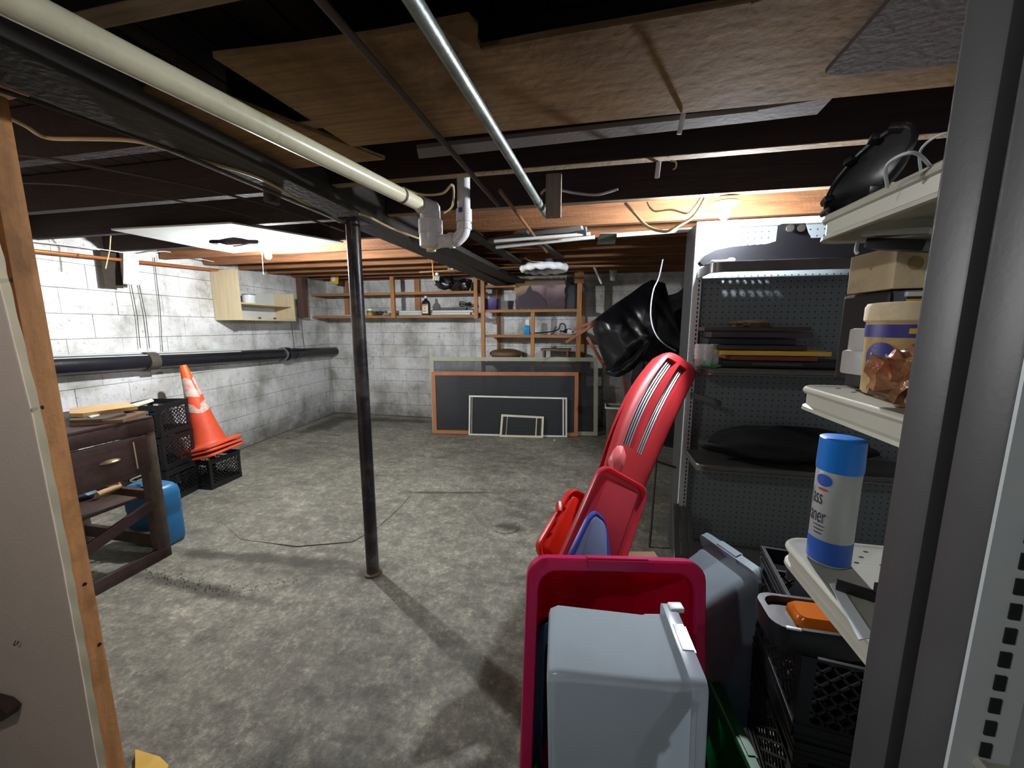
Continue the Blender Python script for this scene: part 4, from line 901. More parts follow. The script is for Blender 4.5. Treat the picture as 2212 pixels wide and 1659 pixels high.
def rshelf(nm, x0, x1, y0, y1, z, r, lip, m, parent, corner, holes=None, label=None):
    """metal shelf: rounded outline, turned lips"""
    cx_, cy_ = (x0 + x1) / 2, (y0 + y1) / 2; hx, hy = (x1 - x0) / 2, (y1 - y0) / 2
    def loop(ins, zz):
        out = []
        for a0, sx_, sy_ in ((0, 1, 1), (90, -1, 1), (180, -1, -1), (270, 1, -1)):
            rr = max((r if (sx_, sy_) in corner else .006) - ins, .002)
            for k in range(9):
                a = R(a0 + 90 * k / 8); out.append(Vector((cx_ + sx_ * (hx - ins - rr) + rr * math.cos(a), cy_ + sy_ * (hy - ins - rr) + rr * math.sin(a), z + zz)))
        return out
    L_ = [loop(.012, -.0015), loop(.010, .0), loop(.004, .001), loop(.001, -.002), loop(0, -.006), loop(.002, -.010), loop(.007, -.012), loop(.007, -lip + .010), loop(.002, -lip + .007), loop(.001, -lip + .001), loop(.008, -lip), loop(.012, -lip + .004), loop(.012, -lip + .008), loop(.011, -.006)]
    g = G().loft(L_, not holes, True)
    o = part(nm, g, m, parent, label=label)
    return o
zA = at(1700, 563, 'y', SYF).z; zB = at(1650, 802, 'y', SYF).z + .01; zC = at(1650, 1022, 'y', SYF).z + .02
for zz in (zB, zC, .16):
    rshelf('shelf', UX + .012, 1.80, SYF, yf - .002, zz, .05, .035, darkshelf, t, [(-1, -1)])
# top shelf with a row of round holes through which the bulb throws bright spots on the pegboard
A = part('shelf_edge', G().loft([[Vector((p[0], p[1], zA + z)) for p in [(UX + .012 + .05 * (1 - math.cos(R(a))), SYF + .05 - .05 * math.sin(R(a))) for a in range(0, 91, 10)] + [(1.80, SYF)] + [(1.80, SYF + .01)] + [(UX + .062, SYF + .01), (UX + .022, SYF + .05), (UX + .022, yf), (UX + .012, yf)]] for z in (-.045, .004)]), darkshelf, t, False)
holes = []
for row, (pyy, n_) in enumerate(((608, 7), (632, 7))):
    for k in range(n_):
        px = (1562 + 15.8 * k) if row == 0 else (1566 + 18.8 * k)
        w_ = at(px, pyy, 'y', PY); tt = (zA - BULB_R.z) / (w_.z - BULB_R.z); holes.append(BULB_R + (w_ - BULB_R) * tt)
hx0 = min(h.x for h in holes); hx1 = max(h.x for h in holes); hy0 = min(h.y for h in holes); hy1 = max(h.y for h in holes)
bm = bmesh.new(); xx0, xx1, yy0, yy1 = UX + .022, 1.80, SYF + .01, yf - .002
outl = [bm.verts.new((x, y, zA)) for x, y in ((xx0 + .05, yy0), (xx1, yy0), (xx1, yy1), (xx0, yy1), (xx0, yy0 + .05))]
es = [bm.edges.new((outl[i], outl[(i + 1) % 5])) for i in range(5)]
for h in holes:
    vs = [bm.verts.new((h.x + .0038 * math.cos(a), min(max(h.y, yy0 + .02), yy1 - .01) + .0038 * math.sin(a), zA)) for a in [2 * math.pi * k / 12 for k in range(12)]]
    es += [bm.edges.new((vs[i], vs[(i + 1) % 12])) for i in range(12)]
bmesh.ops.triangle_fill(bm, use_beauty=True, edges=es, normal=(0, 0, 1))
r_ = bmesh.ops.extrude_face_region(bm, geom=bm.faces[:]); bmesh.ops.translate(bm, verts=[e for e in r_['geom'] if isinstance(e, bmesh.types.BMVert)], vec=(0, 0, -.0015))
part('shelf', G().frombm(bm), darkshelf, t, False)
part('bracket_arm', G().bar(at(1492, 852, 'y', yf), at(1556, 872, 'y', 2.2), .008, .03), blackp, t)
# things on the pegboard gondola
q = lambda px, py, y=2.28: at(px, py, 'y', y)
yy = 2.25
prof = [(1512, 566), (1522, 552), (1545, 540), (1580, 533), (1625, 529), (1655, 527), (1676, 521), (1680, 488), (1690, 483), (1740, 482), (1746, 502), (1752, 514), (1800, 512), (1880, 520), (2000, 530), (2000, 548), (1800, 556), (1600, 562), (1518, 573)]
t = thing('black_case', 'long black moulded plastic part lying on the top pegboard shelf', 'case', tuple(q(1700, 560, yy)))
def P2(px, py, y):
    p = q(px, py, yy); return Vector((p.x, y, max(p.z, zA + .003)))
lo = [P2(a, b4, yy) for a, b4 in prof]
part('shell', G().prism(lo, (0, .06, 0)), blackp, t, False)
for px in (1706, 1730):
    c = q(px, 493, yy - .004)
    part('socket', G().lathe([(.010, 0), (.017, 0), (.018, .006), (.010, .006)], 20, M=Matrix.Translation(c) @ Matrix.Rotation(R(90), 4, 'X')), dwire, t)
    part('socket_hole', G().lathe([(0, .0045), (.0125, .0045), (.0125, 0)], 20, M=Matrix.Translation(c) @ Matrix.Rotation(R(90), 4, 'X')), bagm, t)
c = q(1560, 556, 2.2); c.z = zA + .012
single('white_pliers', G().bar(c + Vector((-.05, .0, 0)), c + Vector((.03, .01, 0)), .02, .012, bev=.004).blob(c + Vector((.045, .012, .004)), (.02, .02, .012), 2, .1), white, 'white plastic clip at the left front of the top pegboard shelf', 'clip')
zb0 = zB + .002
def slab(name, x0p, x1p, h0, h1, m, lab, cat='board', d0=2.2, d1=2.42, rz=0):
    a, b2 = q(x0p, 740, d0), q(x1p, 740, d0); return single(name, G().box(((a.x + b2.x) / 2, (d0 + d1) / 2, zb0 + (h0 + h1) / 2), (b2.x - a.x, d1 - d0, h1 - h0), (0, 0, rz), .003), m, lab, cat)
slab('black_tray', 1565, 1880, 0, .035, blackp, 'lowest black tray of the stack on the second pegboard shelf', d0=2.22)
part('label_plate', G().box(tuple(q(1665, 0, 2.218)[:0] or (q(1680, 770, 2.218).x, 2.217, zb0 + .02)), (.23, .003, .014)), gond, bpy.data.objects['black_tray'], False)
slab('brown_board', 1580, 1770, .038, .062, chairw, 'red-brown board under the yellow-edged one', d0=2.23)
slab('yellow_board', 1558, 1800, .066, .088, trayyel, 'yellow-edged board in the stack on the second pegboard shelf', d0=2.2)
slab('dark_binder', 1550, 1745, .092, .115, dwire, 'dark flat case lying on the yellow-edged board', 'case', d0=2.24)
slab('dark_binder', 1530, 1720, .118, .15, blackp, 'black flat case above the dark one in the stack', 'case', d0=2.26)
slab('picture_frame', 1535, 1755, .155, .185, mat('dark_purple_frame', '3a2f35', .4, var=.2), 'dark wooden picture frame near the top of the stack', 'frame', d0=2.27)
slab('picture_frame', 1520, 1750, .19, .21, mat('dark_brown_frame', '40312c', .4, var=.2), 'topmost thin dark frame of the stack on the second pegboard shelf', 'frame', d0=2.28)
c = q(1620, 0, 2.33); single('brown_cloth', G().blob((q(1625, 660, 2.34).x, 2.34, zb0 + .225), (.10, .06, .022), 3, .3, 3, 5), browns, 'crumpled brown cloth on top of the stack of frames', 'cloth')
for i, (px, yj, lab) in enumerate(((1513, 2.22, 'left clear glass on the corner of the second pegboard shelf'), (1528, 2.21, 'middle clear glass on the corner of the second pegboard shelf'), (1541, 2.25, 'right clear glass on the corner of the second pegboard shelf'))):
    p = q(px, 760, yj + .03); p.z = zb0
    single('drinking_glass', G().lathe([(0, .002), (.022, 0), (.028, .01), (.032, .09), (.029, .12), (.027, .12), (.030, .09), (.026, .012), (0, .008)], 20, c=p), glassm, lab, 'glass', 'clear glasses on the pegboard shelf')
p = q(1535, 770, 2.19); p.z = zb0
single('green_plate', G().lathe([(0, .002), (.03, .0), (.05, .01), (.052, .012), (.03, .006), (0, .006)], 24, c=p), greenj, 'small green and red saucer in front of the clear glasses', 'saucer')
p = Vector((q(1700, 950, 2.3).x, 2.32, zC + .10))
single('black_holdall', G().blob(p, (.42, .12, .098), 4, .1, 2.2, 2), mat('black_fabric', '101014', .75, var=.3, bump=.3), 'long black fabric bag on the third pegboard shelf', 'bag')
p = q(1680, 890, 2.22); 
for i, (px, lab) in enumerate(((1474, 'left grey slatted metal piece leaning under the lowest pegboard shelf'), (1488, 'middle grey slatted metal piece leaning under the lowest pegboard shelf'), (1502, 'right grey slatted metal piece leaning under the lowest pegboard shelf'))):
    a, b2 = at(px - 3, 1110 + i * 6, 'y', 2.0), at(px + 2 + i * 5, 1195, 'y', 1.95)
    b2.z = .03; a = Vector((a.x, 2.12, a.z)); single('slatted_rail', G().bar(b2, a, .03, .012, up=(0, 1, 0), bev=.002), mat('dull_grey_metal', '45443f', .6, .3, var=.3), lab, 'metal piece', 'grey metal pieces')

# ------------------------------------------------------------------ near shelving at the right
SX0, SX1, SY0, SY1 = .385, .86, .20, .842
zl, zmid, zu = 1.072, 1.388, 1.690
t = thing('gondola_shelving', 'near grey metal shelving with rounded shelf corners at the right edge', 'shelving', (.6, .5, 0))
shl = {}
for k, zz in (('l', zl), ('m', zmid), ('u', zu)):
    shl[k] = rshelf('shelf', SX0, SX1, SY0 + .20, SY1, zz, .045, .042, shelft, t, [(-1, 1)])
    g = G()
    for i in range(12):
        for j in range(2): g.bx(SX0 + .045 + j * .025 + i * .0 , SX0 + .05 + j * .025, 0, 0, 0, 0) if False else None
    for i in range(9):
        for j in range(3): x_ = SX0 + .06 + .04 * i + (.02 if j % 2 else 0); y_ = SY1 - .03 - .022 * j; g.bx(x_ - .0035, x_ + .0035, y_ - .0015, y_ + .0015, zz - .0012, zz - .0006)
    part('slot_marks', g, blackp, shl[k], False, kind='stuff')
FX = .366
def yat(px, py): return at(px, py, 'x', FX).y
ya0, ya1 = yat(2105, 500), yat(2010, 500); yb0, yb1 = yat(2264, 500), yat(2140, 500)
part('upright', G().bx(FX, FX + .03, ya0, ya1, 0, 2.14, .004), gond, t)
part('upright', G().bx(FX, FX + .03, yb0, yb1, 0, 2.14, .004), gond, t)
part('slotted_face', G().bx(FX + .0, FX + .062, yb0 - .004, yb0 - .0005, 0, 2.14), gonl, t, False)
part('inner_web', G().bx(FX + .02, FX + .03, yb1, ya0, 0, 2.14), blackp, t, False)
g = G(); xs = at(2118, 1659, 'y', yb0 - .004).x; 
for k in range(80): g.bx(xs - .004, xs + .0045, yb0 - .0055, yb0 - .003, .06 + k * .0254, .06 + k * .0254 + .016)
part('slots', g, blackp, t, False, kind='stuff')
part('side_panel', G().bx(xs + .022, xs + .30, yb0 - .004, yb0 + .0, 0, 2.14), gonl, t, False)
part('far_bracket', G().bx(SX0 + .02, SX1, SY1 - .012, SY1 - .008, zl - .09, zl - .04), gond, t, False)
# spray can
cp = Vector((.437, .765, zl + .001)); cr = .0325; chh = .232
t = thing('spray_can', 'glass cleaner spray can with a bright blue cap on the lowest near shelf', 'spray can', tuple(cp))
part('body', G().lathe([(0, 0), (cr - .002, 0), (cr, .003), (cr, chh - .058), (cr - .003, chh - .052)], 40, c=cp), canbody, t)
part('base_band', G().lathe([(cr + .0004, .004), (cr + .0004, .046)], 40, c=cp), bluelogo, t)
part('cap', G().lathe([(cr + .001, chh - .058), (cr + .0015, chh - .05), (cr + .0005, chh - .001), (cr - .001, chh), (0, chh - .0015)], 40, c=cp), bluecap, t)
az0 = math.atan2(CAM.y - cp.y, CAM.x - cp.x)     # direction that faces the room
def wrap(name, text, size, zc_, a_c, m, sx=.62):
    cu = bpy.data.curves.new('t', 'FONT'); cu.body = text; cu.size = size; cu.align_x = 'RIGHT'
    ob = bpy.data.objects.new('t', cu); COL.objects.link(ob); bpy.context.view_layer.update()
    me = bpy.data.meshes.new_from_object(ob.evaluated_get(bpy.context.evaluated_depsgraph_get())); bpy.data.objects.remove(ob)
    g = G(); bm = bmesh.new(); bm.from_mesh(me)
    vs = []
    for v in bm.verts:
        a = a_c + v.co.x * sx / cr; vs.append((cp.x + (cr + .0007) * math.cos(a), cp.y + (cr + .0007) * math.sin(a), cp.z + zc_ + v.co.y))
    bm.verts.index_update(); g.add(vs, [[v.index for v in f.verts] for f in bm.faces]); bm.free()
    part(name, g, m, t, False)
wrap('lettering', 'glass', .040, .112, az0 - .55, ink, .42); wrap('lettering', 'cleaner', .040, .078, az0 - .30, ink, .42)
def wrapell(name, zc_, a_c, ha, hz_, m, o=.0006):
    g = G(); g.grid(lambda u, v: (lambda rr, th: Vector((cp.x + (cr + o) * math.cos(a_c + ha * rr * math.cos(th)), cp.y + (cr + o) * math.sin(a_c + ha * rr * math.cos(th)), cp.z + zc_ + hz_ * rr * math.sin(th))))(v, 2 * math.pi * u), 24, 3); part(name, g, m, t, False)
wrapell('oval_mark', .157, az0 - .62, .42, .011, bluelogo)
wrapell('small_print', .140, az0 - .62, .28, .0025, redink)
for k in range(3): wrapell('small_print', .072 - k * .007, az0 - .62, .35 - .05 * k, .0012, ink)
# dark bar on the lowest near shelf
p, q2 = at(1805, 1262, 'z', zl + .012), at(1900, 1292, 'z', zl + .012)
single('black_bar', G().bar(p, q2, .012, .016, bev=.003).bar(q2, q2 + Vector((0, 0, .022)), .012, .012, up=(0, 1, 0)), blackp, 'black metal bar with a turned-up end on the lowest near shelf', 'bar')
single('grey_strip', G().prism([at(1792, 1262, 'z', zl + .003), at(1812, 1262, 'z', zl + .003), at(1888, 1378, 'z', zl + .003), at(1855, 1384, 'z', zl + .003)], (0, 0, .002)), gonl, 'pale grey strip along the front edge of the lowest near shelf', 'strip', smooth=False)
# middle near shelf
tp = at(1925, 888, 'z', zmid + .001); tp = Vector((.505, .745, zmid + .001)); tr_ = .056; th = .148
tp.x = at(1866, 800, 'y', tp.y).x + tr_ + .003
t = thing('food_tub', 'round tan plastic tub with a purple band and cream lid on the middle near shelf', 'tub', tuple(tp))
part('tub', G().lathe([(0, .0), (tr_ - .006, 0), (tr_ - .003, .004), (tr_, .12), (tr_, th - .012)], 48, c=tp), foodlabel, t)
part('lid', G().lathe([(tr_ + .001, th - .03), (tr_ + .004, th - .027), (tr_ + .004, th - .006), (tr_ + .001, th), (tr_ - .006, th + .001), (tr_ - .008, th - .003), (0, th - .003)], 48, c=tp), palebox, t)
part('purple_band', G().lathe([(tr_ + .0006, .094), (tr_ + .0008, .114)], 48, c=tp), purple, t)
azt = math.atan2(-tp.y, -tp.x)
g = G().grid(lambda u, v: (lambda rr, tht: Vector((tp.x + (tr_ + .0008) * math.cos(azt - .62 + .42 * rr * math.cos(tht)), tp.y + (tr_ + .0008) * math.sin(azt - .62 + .42 * rr * math.cos(tht)), tp.z + .062 + .024 * rr * math.sin(tht))))(v, 2 * math.pi * u), 24, 4)
part('purple_patch', g, purple, t, False)
g = G()
for k in range(5):
    a = azt - .86 + k * .10; hh = (.014, .009, .010, .009, .013)[k]
    g.grid(lambda u, v: Vector((tp.x + (tr_ + .0014) * math.cos(a + .045 * u), tp.y + (tr_ + .0014) * math.sin(a + .045 * u), tp.z + .055 + hh * v)), 2, 2)
part('pale_lettering', g, canbody, t, False, kind='stuff')
g = G().grid(lambda u, v: Vector((tp.x + (tr_ + .0012) * math.cos(azt - .05 + .26 * u), tp.y + (tr_ + .0012) * math.sin(azt - .05 + .26 * u), tp.z + .100 + .008 * v)), 6, 2); part('gold_mark', g, yellow, t, False)
p = at(1846, 822, 'y', .83); p.z = zmid + .001
t = thing('battery_device', 'small white plastic device with a round yellow button behind the tan tub', 'device', tuple(p))
w2 = .036
part('lower_body', G().box((p.x + .012, p.y, p.z + .045), (.05, .05, .045), (0, 0, .2), .006), white, t)
part('upper_body', G().box((p.x + .014, p.y, p.z + .085), (.04, .045, .045), (0, 0, .2), .006), white, t)
part('foot', G().box((p.x + .014, p.y, p.z + .012), (.036, .04, .024), (0, 0, .2), .003), gond, t)
part('socket', G().box((p.x + .016, p.y - .026, p.z + .042), (.018, .006, .012), (0, 0, .2), .001), blackp, t)
part('button', G().lathe([(0, .001), (.004, .001), (.004, 0)], 14, M=Matrix.Translation((p.x + .014, p.y - .0295, p.z + .042)) @ Matrix.Rotation(R(90), 4, 'X')), yellow, t)
p = at(1925, 870, 'y', .64); p.z = zmid + .036
single('wrapped_sweets', G().blob(p + Vector((.012, 0, 0)), (.04, .03, .034), 3, .35, 2.5, 7).blob(p + Vector((.03, .005, .028)), (.02, .02, .022), 2, .4, 2.5, 9), mat('crinkled_brown_wrapper', 'a07050', .2, var=.5, scale=30, bump=.6, bscale=50, dirt='a01c14', dirtamt=.9, dirtscale=22), 'crinkled brown and red food bag in front of the tan tub', 'bag')
sy = .80; b0 = at(1912, 715, 'y', sy); 
t = thing('bagged_case', 'dark case wrapped in a cloudy clear bag behind the tan tub', 'case', (b0.x + .07, sy + .05, zmid))
zz1 = at(1912, 622, 'y', sy).z
part('case', G().bx(b0.x, b0.x + .16, sy, sy + .13, zmid + .002, zz1 - .004, .006), blackp, t, False)
part('clear_bag', G().grid(lambda u, v: Vector((b0.x + .002 + .11 * u, sy - .006 - .006 * math.sin(u * 13 + v * 7) * math.sin(v * 11), zmid + .06 + (zz1 - zmid - .065) * v)), 24, 20), mat('cloudy_bag', '8a97ad', .2, var=.4, scale=30, bump=.5, bscale=40, alpha=.6), t)
part('silver_clip', G().box((b0.x + .03, sy - .016, zz1 - .012), (.035, .008, .008), None, .001), tubew, t)
part('yellow_clip', G().box((b0.x + .03, sy - .016, zz1 - .022), (.03, .006, .004), None, .001), yellow, t)
zz2 = at(1915, 532, 'y', sy).z
t = thing('card_box', 'small pale cardboard box standing on the bagged dark case', 'box', (b0.x + .07, sy + .05, zz1))
part('carton', G().bx(b0.x - .006, b0.x + .15, sy - .012, sy + .11, zz1 - .002, zz2, .002), palebox, t, False)
part('flap', G().box((b0.x + .09, sy + .03, zz2 + .012), (.13, .09, .003), (R(12), 0, 0)), palebox, t)
part('round_print', G().lathe([(0, .001), (.011, .001), (.011, 0)], 24, M=Matrix.Translation((b0.x + .022, sy - .0125, (zz1 + zz2) / 2 + .004)) @ Matrix.Rotation(R(90), 4, 'X')), cardb, t, False)
a, b2 = at(1868, 506, 'y', .80), at(2015, 500, 'y', .74)
t = thing('white_hook', 'white plastic hook piece with a black lower edge under the highest near shelf', 'hook', tuple((a + b2) / 2))
part('arm', G().bar(a, b2, .03, .010, bev=.003), white, t)
part('lower_edge', G().bar(a + Vector((.01, 0, -.016)), b2 + Vector((0, 0, -.022)), .04, .018, bev=.004), blackp, t)
part('curled_end', G().tube(smoothpath([a + Vector((.005, 0, -.006)), a + Vector((-.008, 0, -.012)), a + Vector((-.010, 0, -.026)), a + Vector((-.007, 0, -.032))], 4), .003, 8), white, t)
# highest near shelf: black guards and rings
bs = Vector((0, 0, zu + .002))
c = at(1850, 395, 'y', .72); 
t = thing('round_guard', 'big black round plastic guard with clips leaning on the highest near shelf', 'guard', (c.x, c.y, zu))
nrm = Vector((-.45, -.1, .75)).normalized()
ql = [at(1762, 462, 'y', .82), at(1945, 332, 'y', .66)]
mid_ = (ql[0] + ql[1]) / 2 + Vector((.02, .01, .022)); ux_ = (ql[1] - ql[0]).normalized(); L_ = (ql[1] - ql[0]).length / 2
vw = (mid_ - CAM).normalized(); vv = ux_.cross(vw).normalized() * .5 + vw * .86; vv = (vv - ux_ * vv.dot(ux_)).normalized(); nn_ = ux_.cross(vv)
Mg = Matrix.Translation(mid_) @ Matrix((ux_, vv, nn_)).transposed().to_4x4()
part('dish', G().grid(lambda u, v: Mg @ Vector((L_ * v * math.cos(2 * math.pi * u), .62 * L_ * v * math.sin(2 * math.pi * u), -.035 * (1 - v * v))), 40, 8), blackp, t)
part('rim', G().tube([Mg @ Vector((L_ * math.cos(2 * math.pi * k / 48), .62 * L_ * math.sin(2 * math.pi * k / 48), 0)) for k in range(49)], .004, 8, False), mat('black_gloss', '1a1b20', .2, var=.1), t)
for aa in (.95, 1.45, 2.05, 3.1, 3.6, 5.2):
    pp = Mg @ Vector((L_ * math.cos(aa), .62 * L_ * math.sin(aa), .0)); part('clip', G().box(tuple(pp), (.014, .02, .01), (.3, .3, aa), .002), blackp, t)
for i, (x0, y0, x1, y1, lab, rr) in enumerate(((1917, 405, 1975, 330, 'left thin pale ring edge on the highest near shelf', .002), (1990, 375, 2050, 288, 'right thin pale ring edge on the highest near shelf', .0015))):
    a, b2 = at(x0, y0, 'y', .62), at(x1, y1, 'y', .56)
    single('wire_ring', G().tube(smoothpath([a, a * .6 + b2 * .4 + Vector((-.012, 0, .012)), b2, b2 + Vector((.06, .05, -.01)), a + Vector((.12, .05, .0))], 8), rr, 8), gonl, lab, 'ring')
# under the near shelves
crd = crate('milk_crate', 'dark milk crate on the floor under the near shelving', (.66, 1.02, 0), R(-6))
dup(crd, (.66, 1.02, .283), (0, 0, R(-5)), 'second dark milk crate up under the near shelving')
dup(crd, (.66, 1.02, .566), (0, 0, R(-7)), 'topmost dark milk crate under the near shelving')
for zk, lab in ((.16, 'added black filler for the dark inside the lowest crate under the near shelving'), (.44, 'added black filler for the dark inside the second crate under the near shelving'), (.715, 'added black filler for the dark inside the topmost crate under the near shelving')):
    single('dark_filler', G().blob((.66, 1.02, zk), (.15, .15, .125), 3, .08, 2, zk * 9), mat('filler_black', '0d0d10', .9, var=.2, spec=.1), lab, 'cloth')  # added black filler, stands in for the darkness inside the crates
p = at(1752, 1345, 'z', .89)
t = thing('amber_light', 'black vehicle lamp housing with an amber lens on the crates', 'lamp housing', (p.x, p.y, .85))
part('housing', G().loft([[p + Vector((a * k * 1.1, b4 * k, z)) for a, b4 in rrect(.085, .055, .03)] for z, k in ((-.04, .8), (-.03, .95), (.01, 1), (.02, .98), (.02, .84), (.008, .8))]), blackp, t)
part('lens', G().loft([[p + Vector((.01 + a * k, b4 * k, z)) for a, b4 in rrect(.05, .032, .015)] for z, k in ((.006, 1), (.02, .96), (.028, .8))]), amber, t)
part('chrome_strip', G().bar(p + Vector((-.07, -.052, .021)), p + Vector((-.045, -.054, .021)), .006, .004, bev=.001), white, t)

# ------------------------------------------------------------------ totes
def frame(c, opendir, long):
    z = Vector(opendir).normalized(); x = Vector(long); x = (x - z * x.dot(z)).normalized(); y = z.cross(x)
    return Matrix.Translation(c) @ Matrix((x, y, z)).transposed().to_4x4()
def tote(name, label, M, hx, hy, d, m, rimm=None, taper=.84, r=.05, lip=.022, ridge=True):
    """open tub, local z runs to the opening, x is the long side; origin in the middle of the opening"""
    t = thing(name, label, 'storage tote', tuple(M.translation))
    def lp(k, z, o=0): return [M @ Vector((a * k + math.copysign(o, a), b4 * k + math.copysign(o, b4), z)) for a, b4 in rrect(hx, hy, r)]
    part('tub', G().loft([lp(taper * .93, -d), lp(taper * .97, -d + .004), lp(taper, -d + .02), lp(.955, -.07), lp(.965, -.065), lp(.975, -.012), lp(.96, -.012), lp(.94, -.06), lp(taper * .975, -d + .022), lp(taper * .94, -d + .007)]), m, t)
    part('rim', G().loft([lp(.97, -.022), lp(.985, -.024, lip * .5), lp(1, -.028, lip), lp(1.0, -.004, lip), lp(1, 0, lip * .8), lp(.98, 0), lp(.965, -.004), lp(.96, -.014)], False, False), rimm or m, t)
    if ridge:
        for s in (-1, 1):
            a0 = s * (hx + lip * .5); part('grip', G().frombm(_gripbm(hy, lip), M @ Matrix.Translation((a0, 0, -.012))), rimm or m, t)
    return t
def _gripbm(hy, lip):
    bm = bmesh.new(); bmesh.ops.create_cube(bm, size=1); bmesh.ops.scale(bm, vec=(lip * 1.3, hy * .8, .03), verts=bm.verts); bmesh.ops.bevel(bm, geom=bm.edges[:], offset=.005, segments=2, affect='EDGES'); return bm
tote('storage_tote', 'dark green tote on the floor holding the crimson and clear totes', frame((.135, 1.0, .42), (0, 0, 1), (1, .12, 0)), .27, .26, .41, greentote)
ctl, ctr = zc(1141, 1205, .98), zc(1527, 1215, 1.0)
xw = (ctr - ctl).normalized(); cw = (ctr - ctl).length
dn = Vector((.045, -.22, -1)).normalized(); dn = (dn - xw * dn.dot(xw)).normalized()
HL = .30; cc = (ctl + ctr) / 2 + dn * HL
od = xw.cross(dn); od = od if od.y < 0 else -od
tote('storage_tote', 'crimson tote standing on end with its open side towards the camera', frame(cc, od, dn), HL - .022, cw / 2 - .022, .24, crimson, mat('crimson_rim_plastic', 'cf2466', .35, var=.05, bump=.02, transl=.35), taper=.66)
part('handle_recess', G().grid(lambda u, v: cc - dn * (HL * .80) - od * (.12) + xw * (.11 * (u - .5)) + dn * (.02 * v), 6, 2), mat('deep_crimson', '7a0826', .4, var=.05, transl=.2), bpy.data.objects['storage_tote.001'])
tote('storage_tote', 'dark blue tote nested inside the crimson one', frame(cc + dn * .09 - od * .03, od, dn), HL * .66, cw / 2 * .78, .16, navytote, taper=.7, ridge=False)
a1, b1, c1_, d1 = at(1222, 1290, 'z', .905), at(1470, 1304, 'z', .905), at(1172, 1425, 'z', .905), at(1500, 1468, 'z', .905)
od2 = ((b1 + d1) / 2 - (a1 + c1_) / 2).normalized(); wd = (d1 - b1).length / 2
oc = (b1 + d1) / 2 + Vector((.0, 0, -.235)) + od2 * .012
tote('storage_tote', 'milky clear box standing on end in front of the crimson tote', frame(oc, od2 + Vector((0, 0, .03)), (0, 0, 1)), .225, wd * .97, ((b1 + d1) / 2 - (a1 + c1_) / 2).length * 1.08, clearp, mat('clear_box_rim', 'c4cbd6', .2, var=.03, bump=0, transl=.4, alpha=.92), taper=.995, r=.016, lip=.010)
part('latch', G().box(tuple(b1 + Vector((-.012, -.012, -.002))), (.03, .022, .012), (0, 0, .2), .004), white, bpy.data.objects['storage_tote.003'])
gt_ = zc(1652, 1188, 1.28); gc = gt_ + Vector((.0, .0, -.25))
tote('storage_tote', 'grey-blue tote standing on end behind the right side of the crimson tote', frame(gc, (.80, .32, .34), (-.3, 0.0, 1)), .25, .13, .27, greytote, taper=.86, r=.04)
# lids leaning behind the crimson tote
def lid(name, label, quad, m, rimm, th=.018, panel=.13, extra=None, cat='lid'):
    tl, tr, br, bl = [zc(*p_) for p_ in quad]
    t = thing(name, label, cat, tuple((bl + br) / 2))
    nrm = (tr - tl).cross(bl - tl).normalized(); 
    if nrm.dot(CAM - tl) < 0: nrm = -nrm
    W = ((tr - tl).length + (br - bl).length) / 2; H_ = ((bl - tl).length + (br - tr).length) / 2
    def P(a, b4, o): u, v = a / W + .5, .5 - b4 / H_; p_ = (tl * (1 - u) + tr * u) * (1 - v) + (bl * (1 - u) + br * u) * v; return p_ + nrm * o
    def lp(ins, o, r=.05): return [P(a, b4, o) for a, b4 in rrect(W / 2 - ins, H_ / 2 - ins, max(r - ins, .012))]
    k = min(W, H_)
    part('panel', G().loft([lp(.012, -.004), lp(.012, .002), lp(k * panel, .003), lp(k * panel + .008, .014), lp(k * panel + .014, .016)], True, True), m, t)
    part('rim', G().loft([lp(.013, -.006), lp(.0, -.006), lp(-.003, .0), lp(-.002, th), lp(.004, th + .003), lp(.011, th), lp(.013, .002)], False, False), rimm, t)
    return t, P, W, H_
t, P, W, H_ = lid('tote_lid', 'large translucent red lid leaning in front of the red moulding', ((1296, 1000, 1.58), (1396, 1056, 1.68), (1328, 1260, 1.50), (1186, 1250, 1.42)), redlid, redlid)
t, P, W, H_ = lid('tote_lid', 'orange-red lid with clip slots leaning at the left of the red lids', ((1232, 1050, 1.70), (1288, 1092, 1.78), (1232, 1262, 1.58), (1150, 1188, 1.52)), orlid, orlid)
for k in (.3, .68): part('cross_rib', G().bar(P(-W * .42, H_ * (k - .5), .008), P(W * .42, H_ * (k - .5), .008), .006, .01), orlid, t)
part('clip', G().box(tuple(P(-W * .5, H_ * .14, .008)), (.018, .05, .03), (.5, .3, .3), .003), orlid, t); part('sticker', G().box(tuple(P(-W * .43, -H_ * .02, .012)), (.02, .004, .014), (.2, .3, .8)), cream, t)
lid('tote_lid', 'milky blue lid with a darker rim leaning on the large red lid', ((1278, 1098, 1.46), (1306, 1124, 1.52), (1318, 1260, 1.42), (1212, 1232, 1.36)), bluelid, bluelidr, .01, .06)
# tall red moulding with grey slats
TL, TR, BR, BL = zc(1436, 752, 2.12), zc(1506, 800, 2.20), zc(1368, 1098, 1.72), zc(1292, 1050, 1.62)
t = thing('red_moulding', 'tall glossy red plastic moulding with two slots of grey slats leaning on the shelving', 'moulding', tuple((BL + BR) / 2))
nrm = (TR - TL).cross(BL - TL).normalized(); nrm = nrm if nrm.dot(CAM - TL) > 0 else -nrm
slots = ((.13, .34), (.43, .63)); sv = (.10, .76)
def rm(u, v, o):
    # u across 0..1, v from top 0 to bottom 1; narrow the ends to round them
    e = min(v / .12, 1); kx = math.sqrt(max(0, 1 - (1 - e) ** 2)) * .55 + .45 if v < .12 else 1
    uu = .5 + (u - .5) * kx * (1 + .10 * math.sin(math.pi * v)) - (.22 - .14 * u) * math.sin(math.pi * min(1, v)); return (TL * (1 - uu) + TR * uu) * (1 - v) + (BL * (1 - uu) + BR * uu) * v + nrm * o
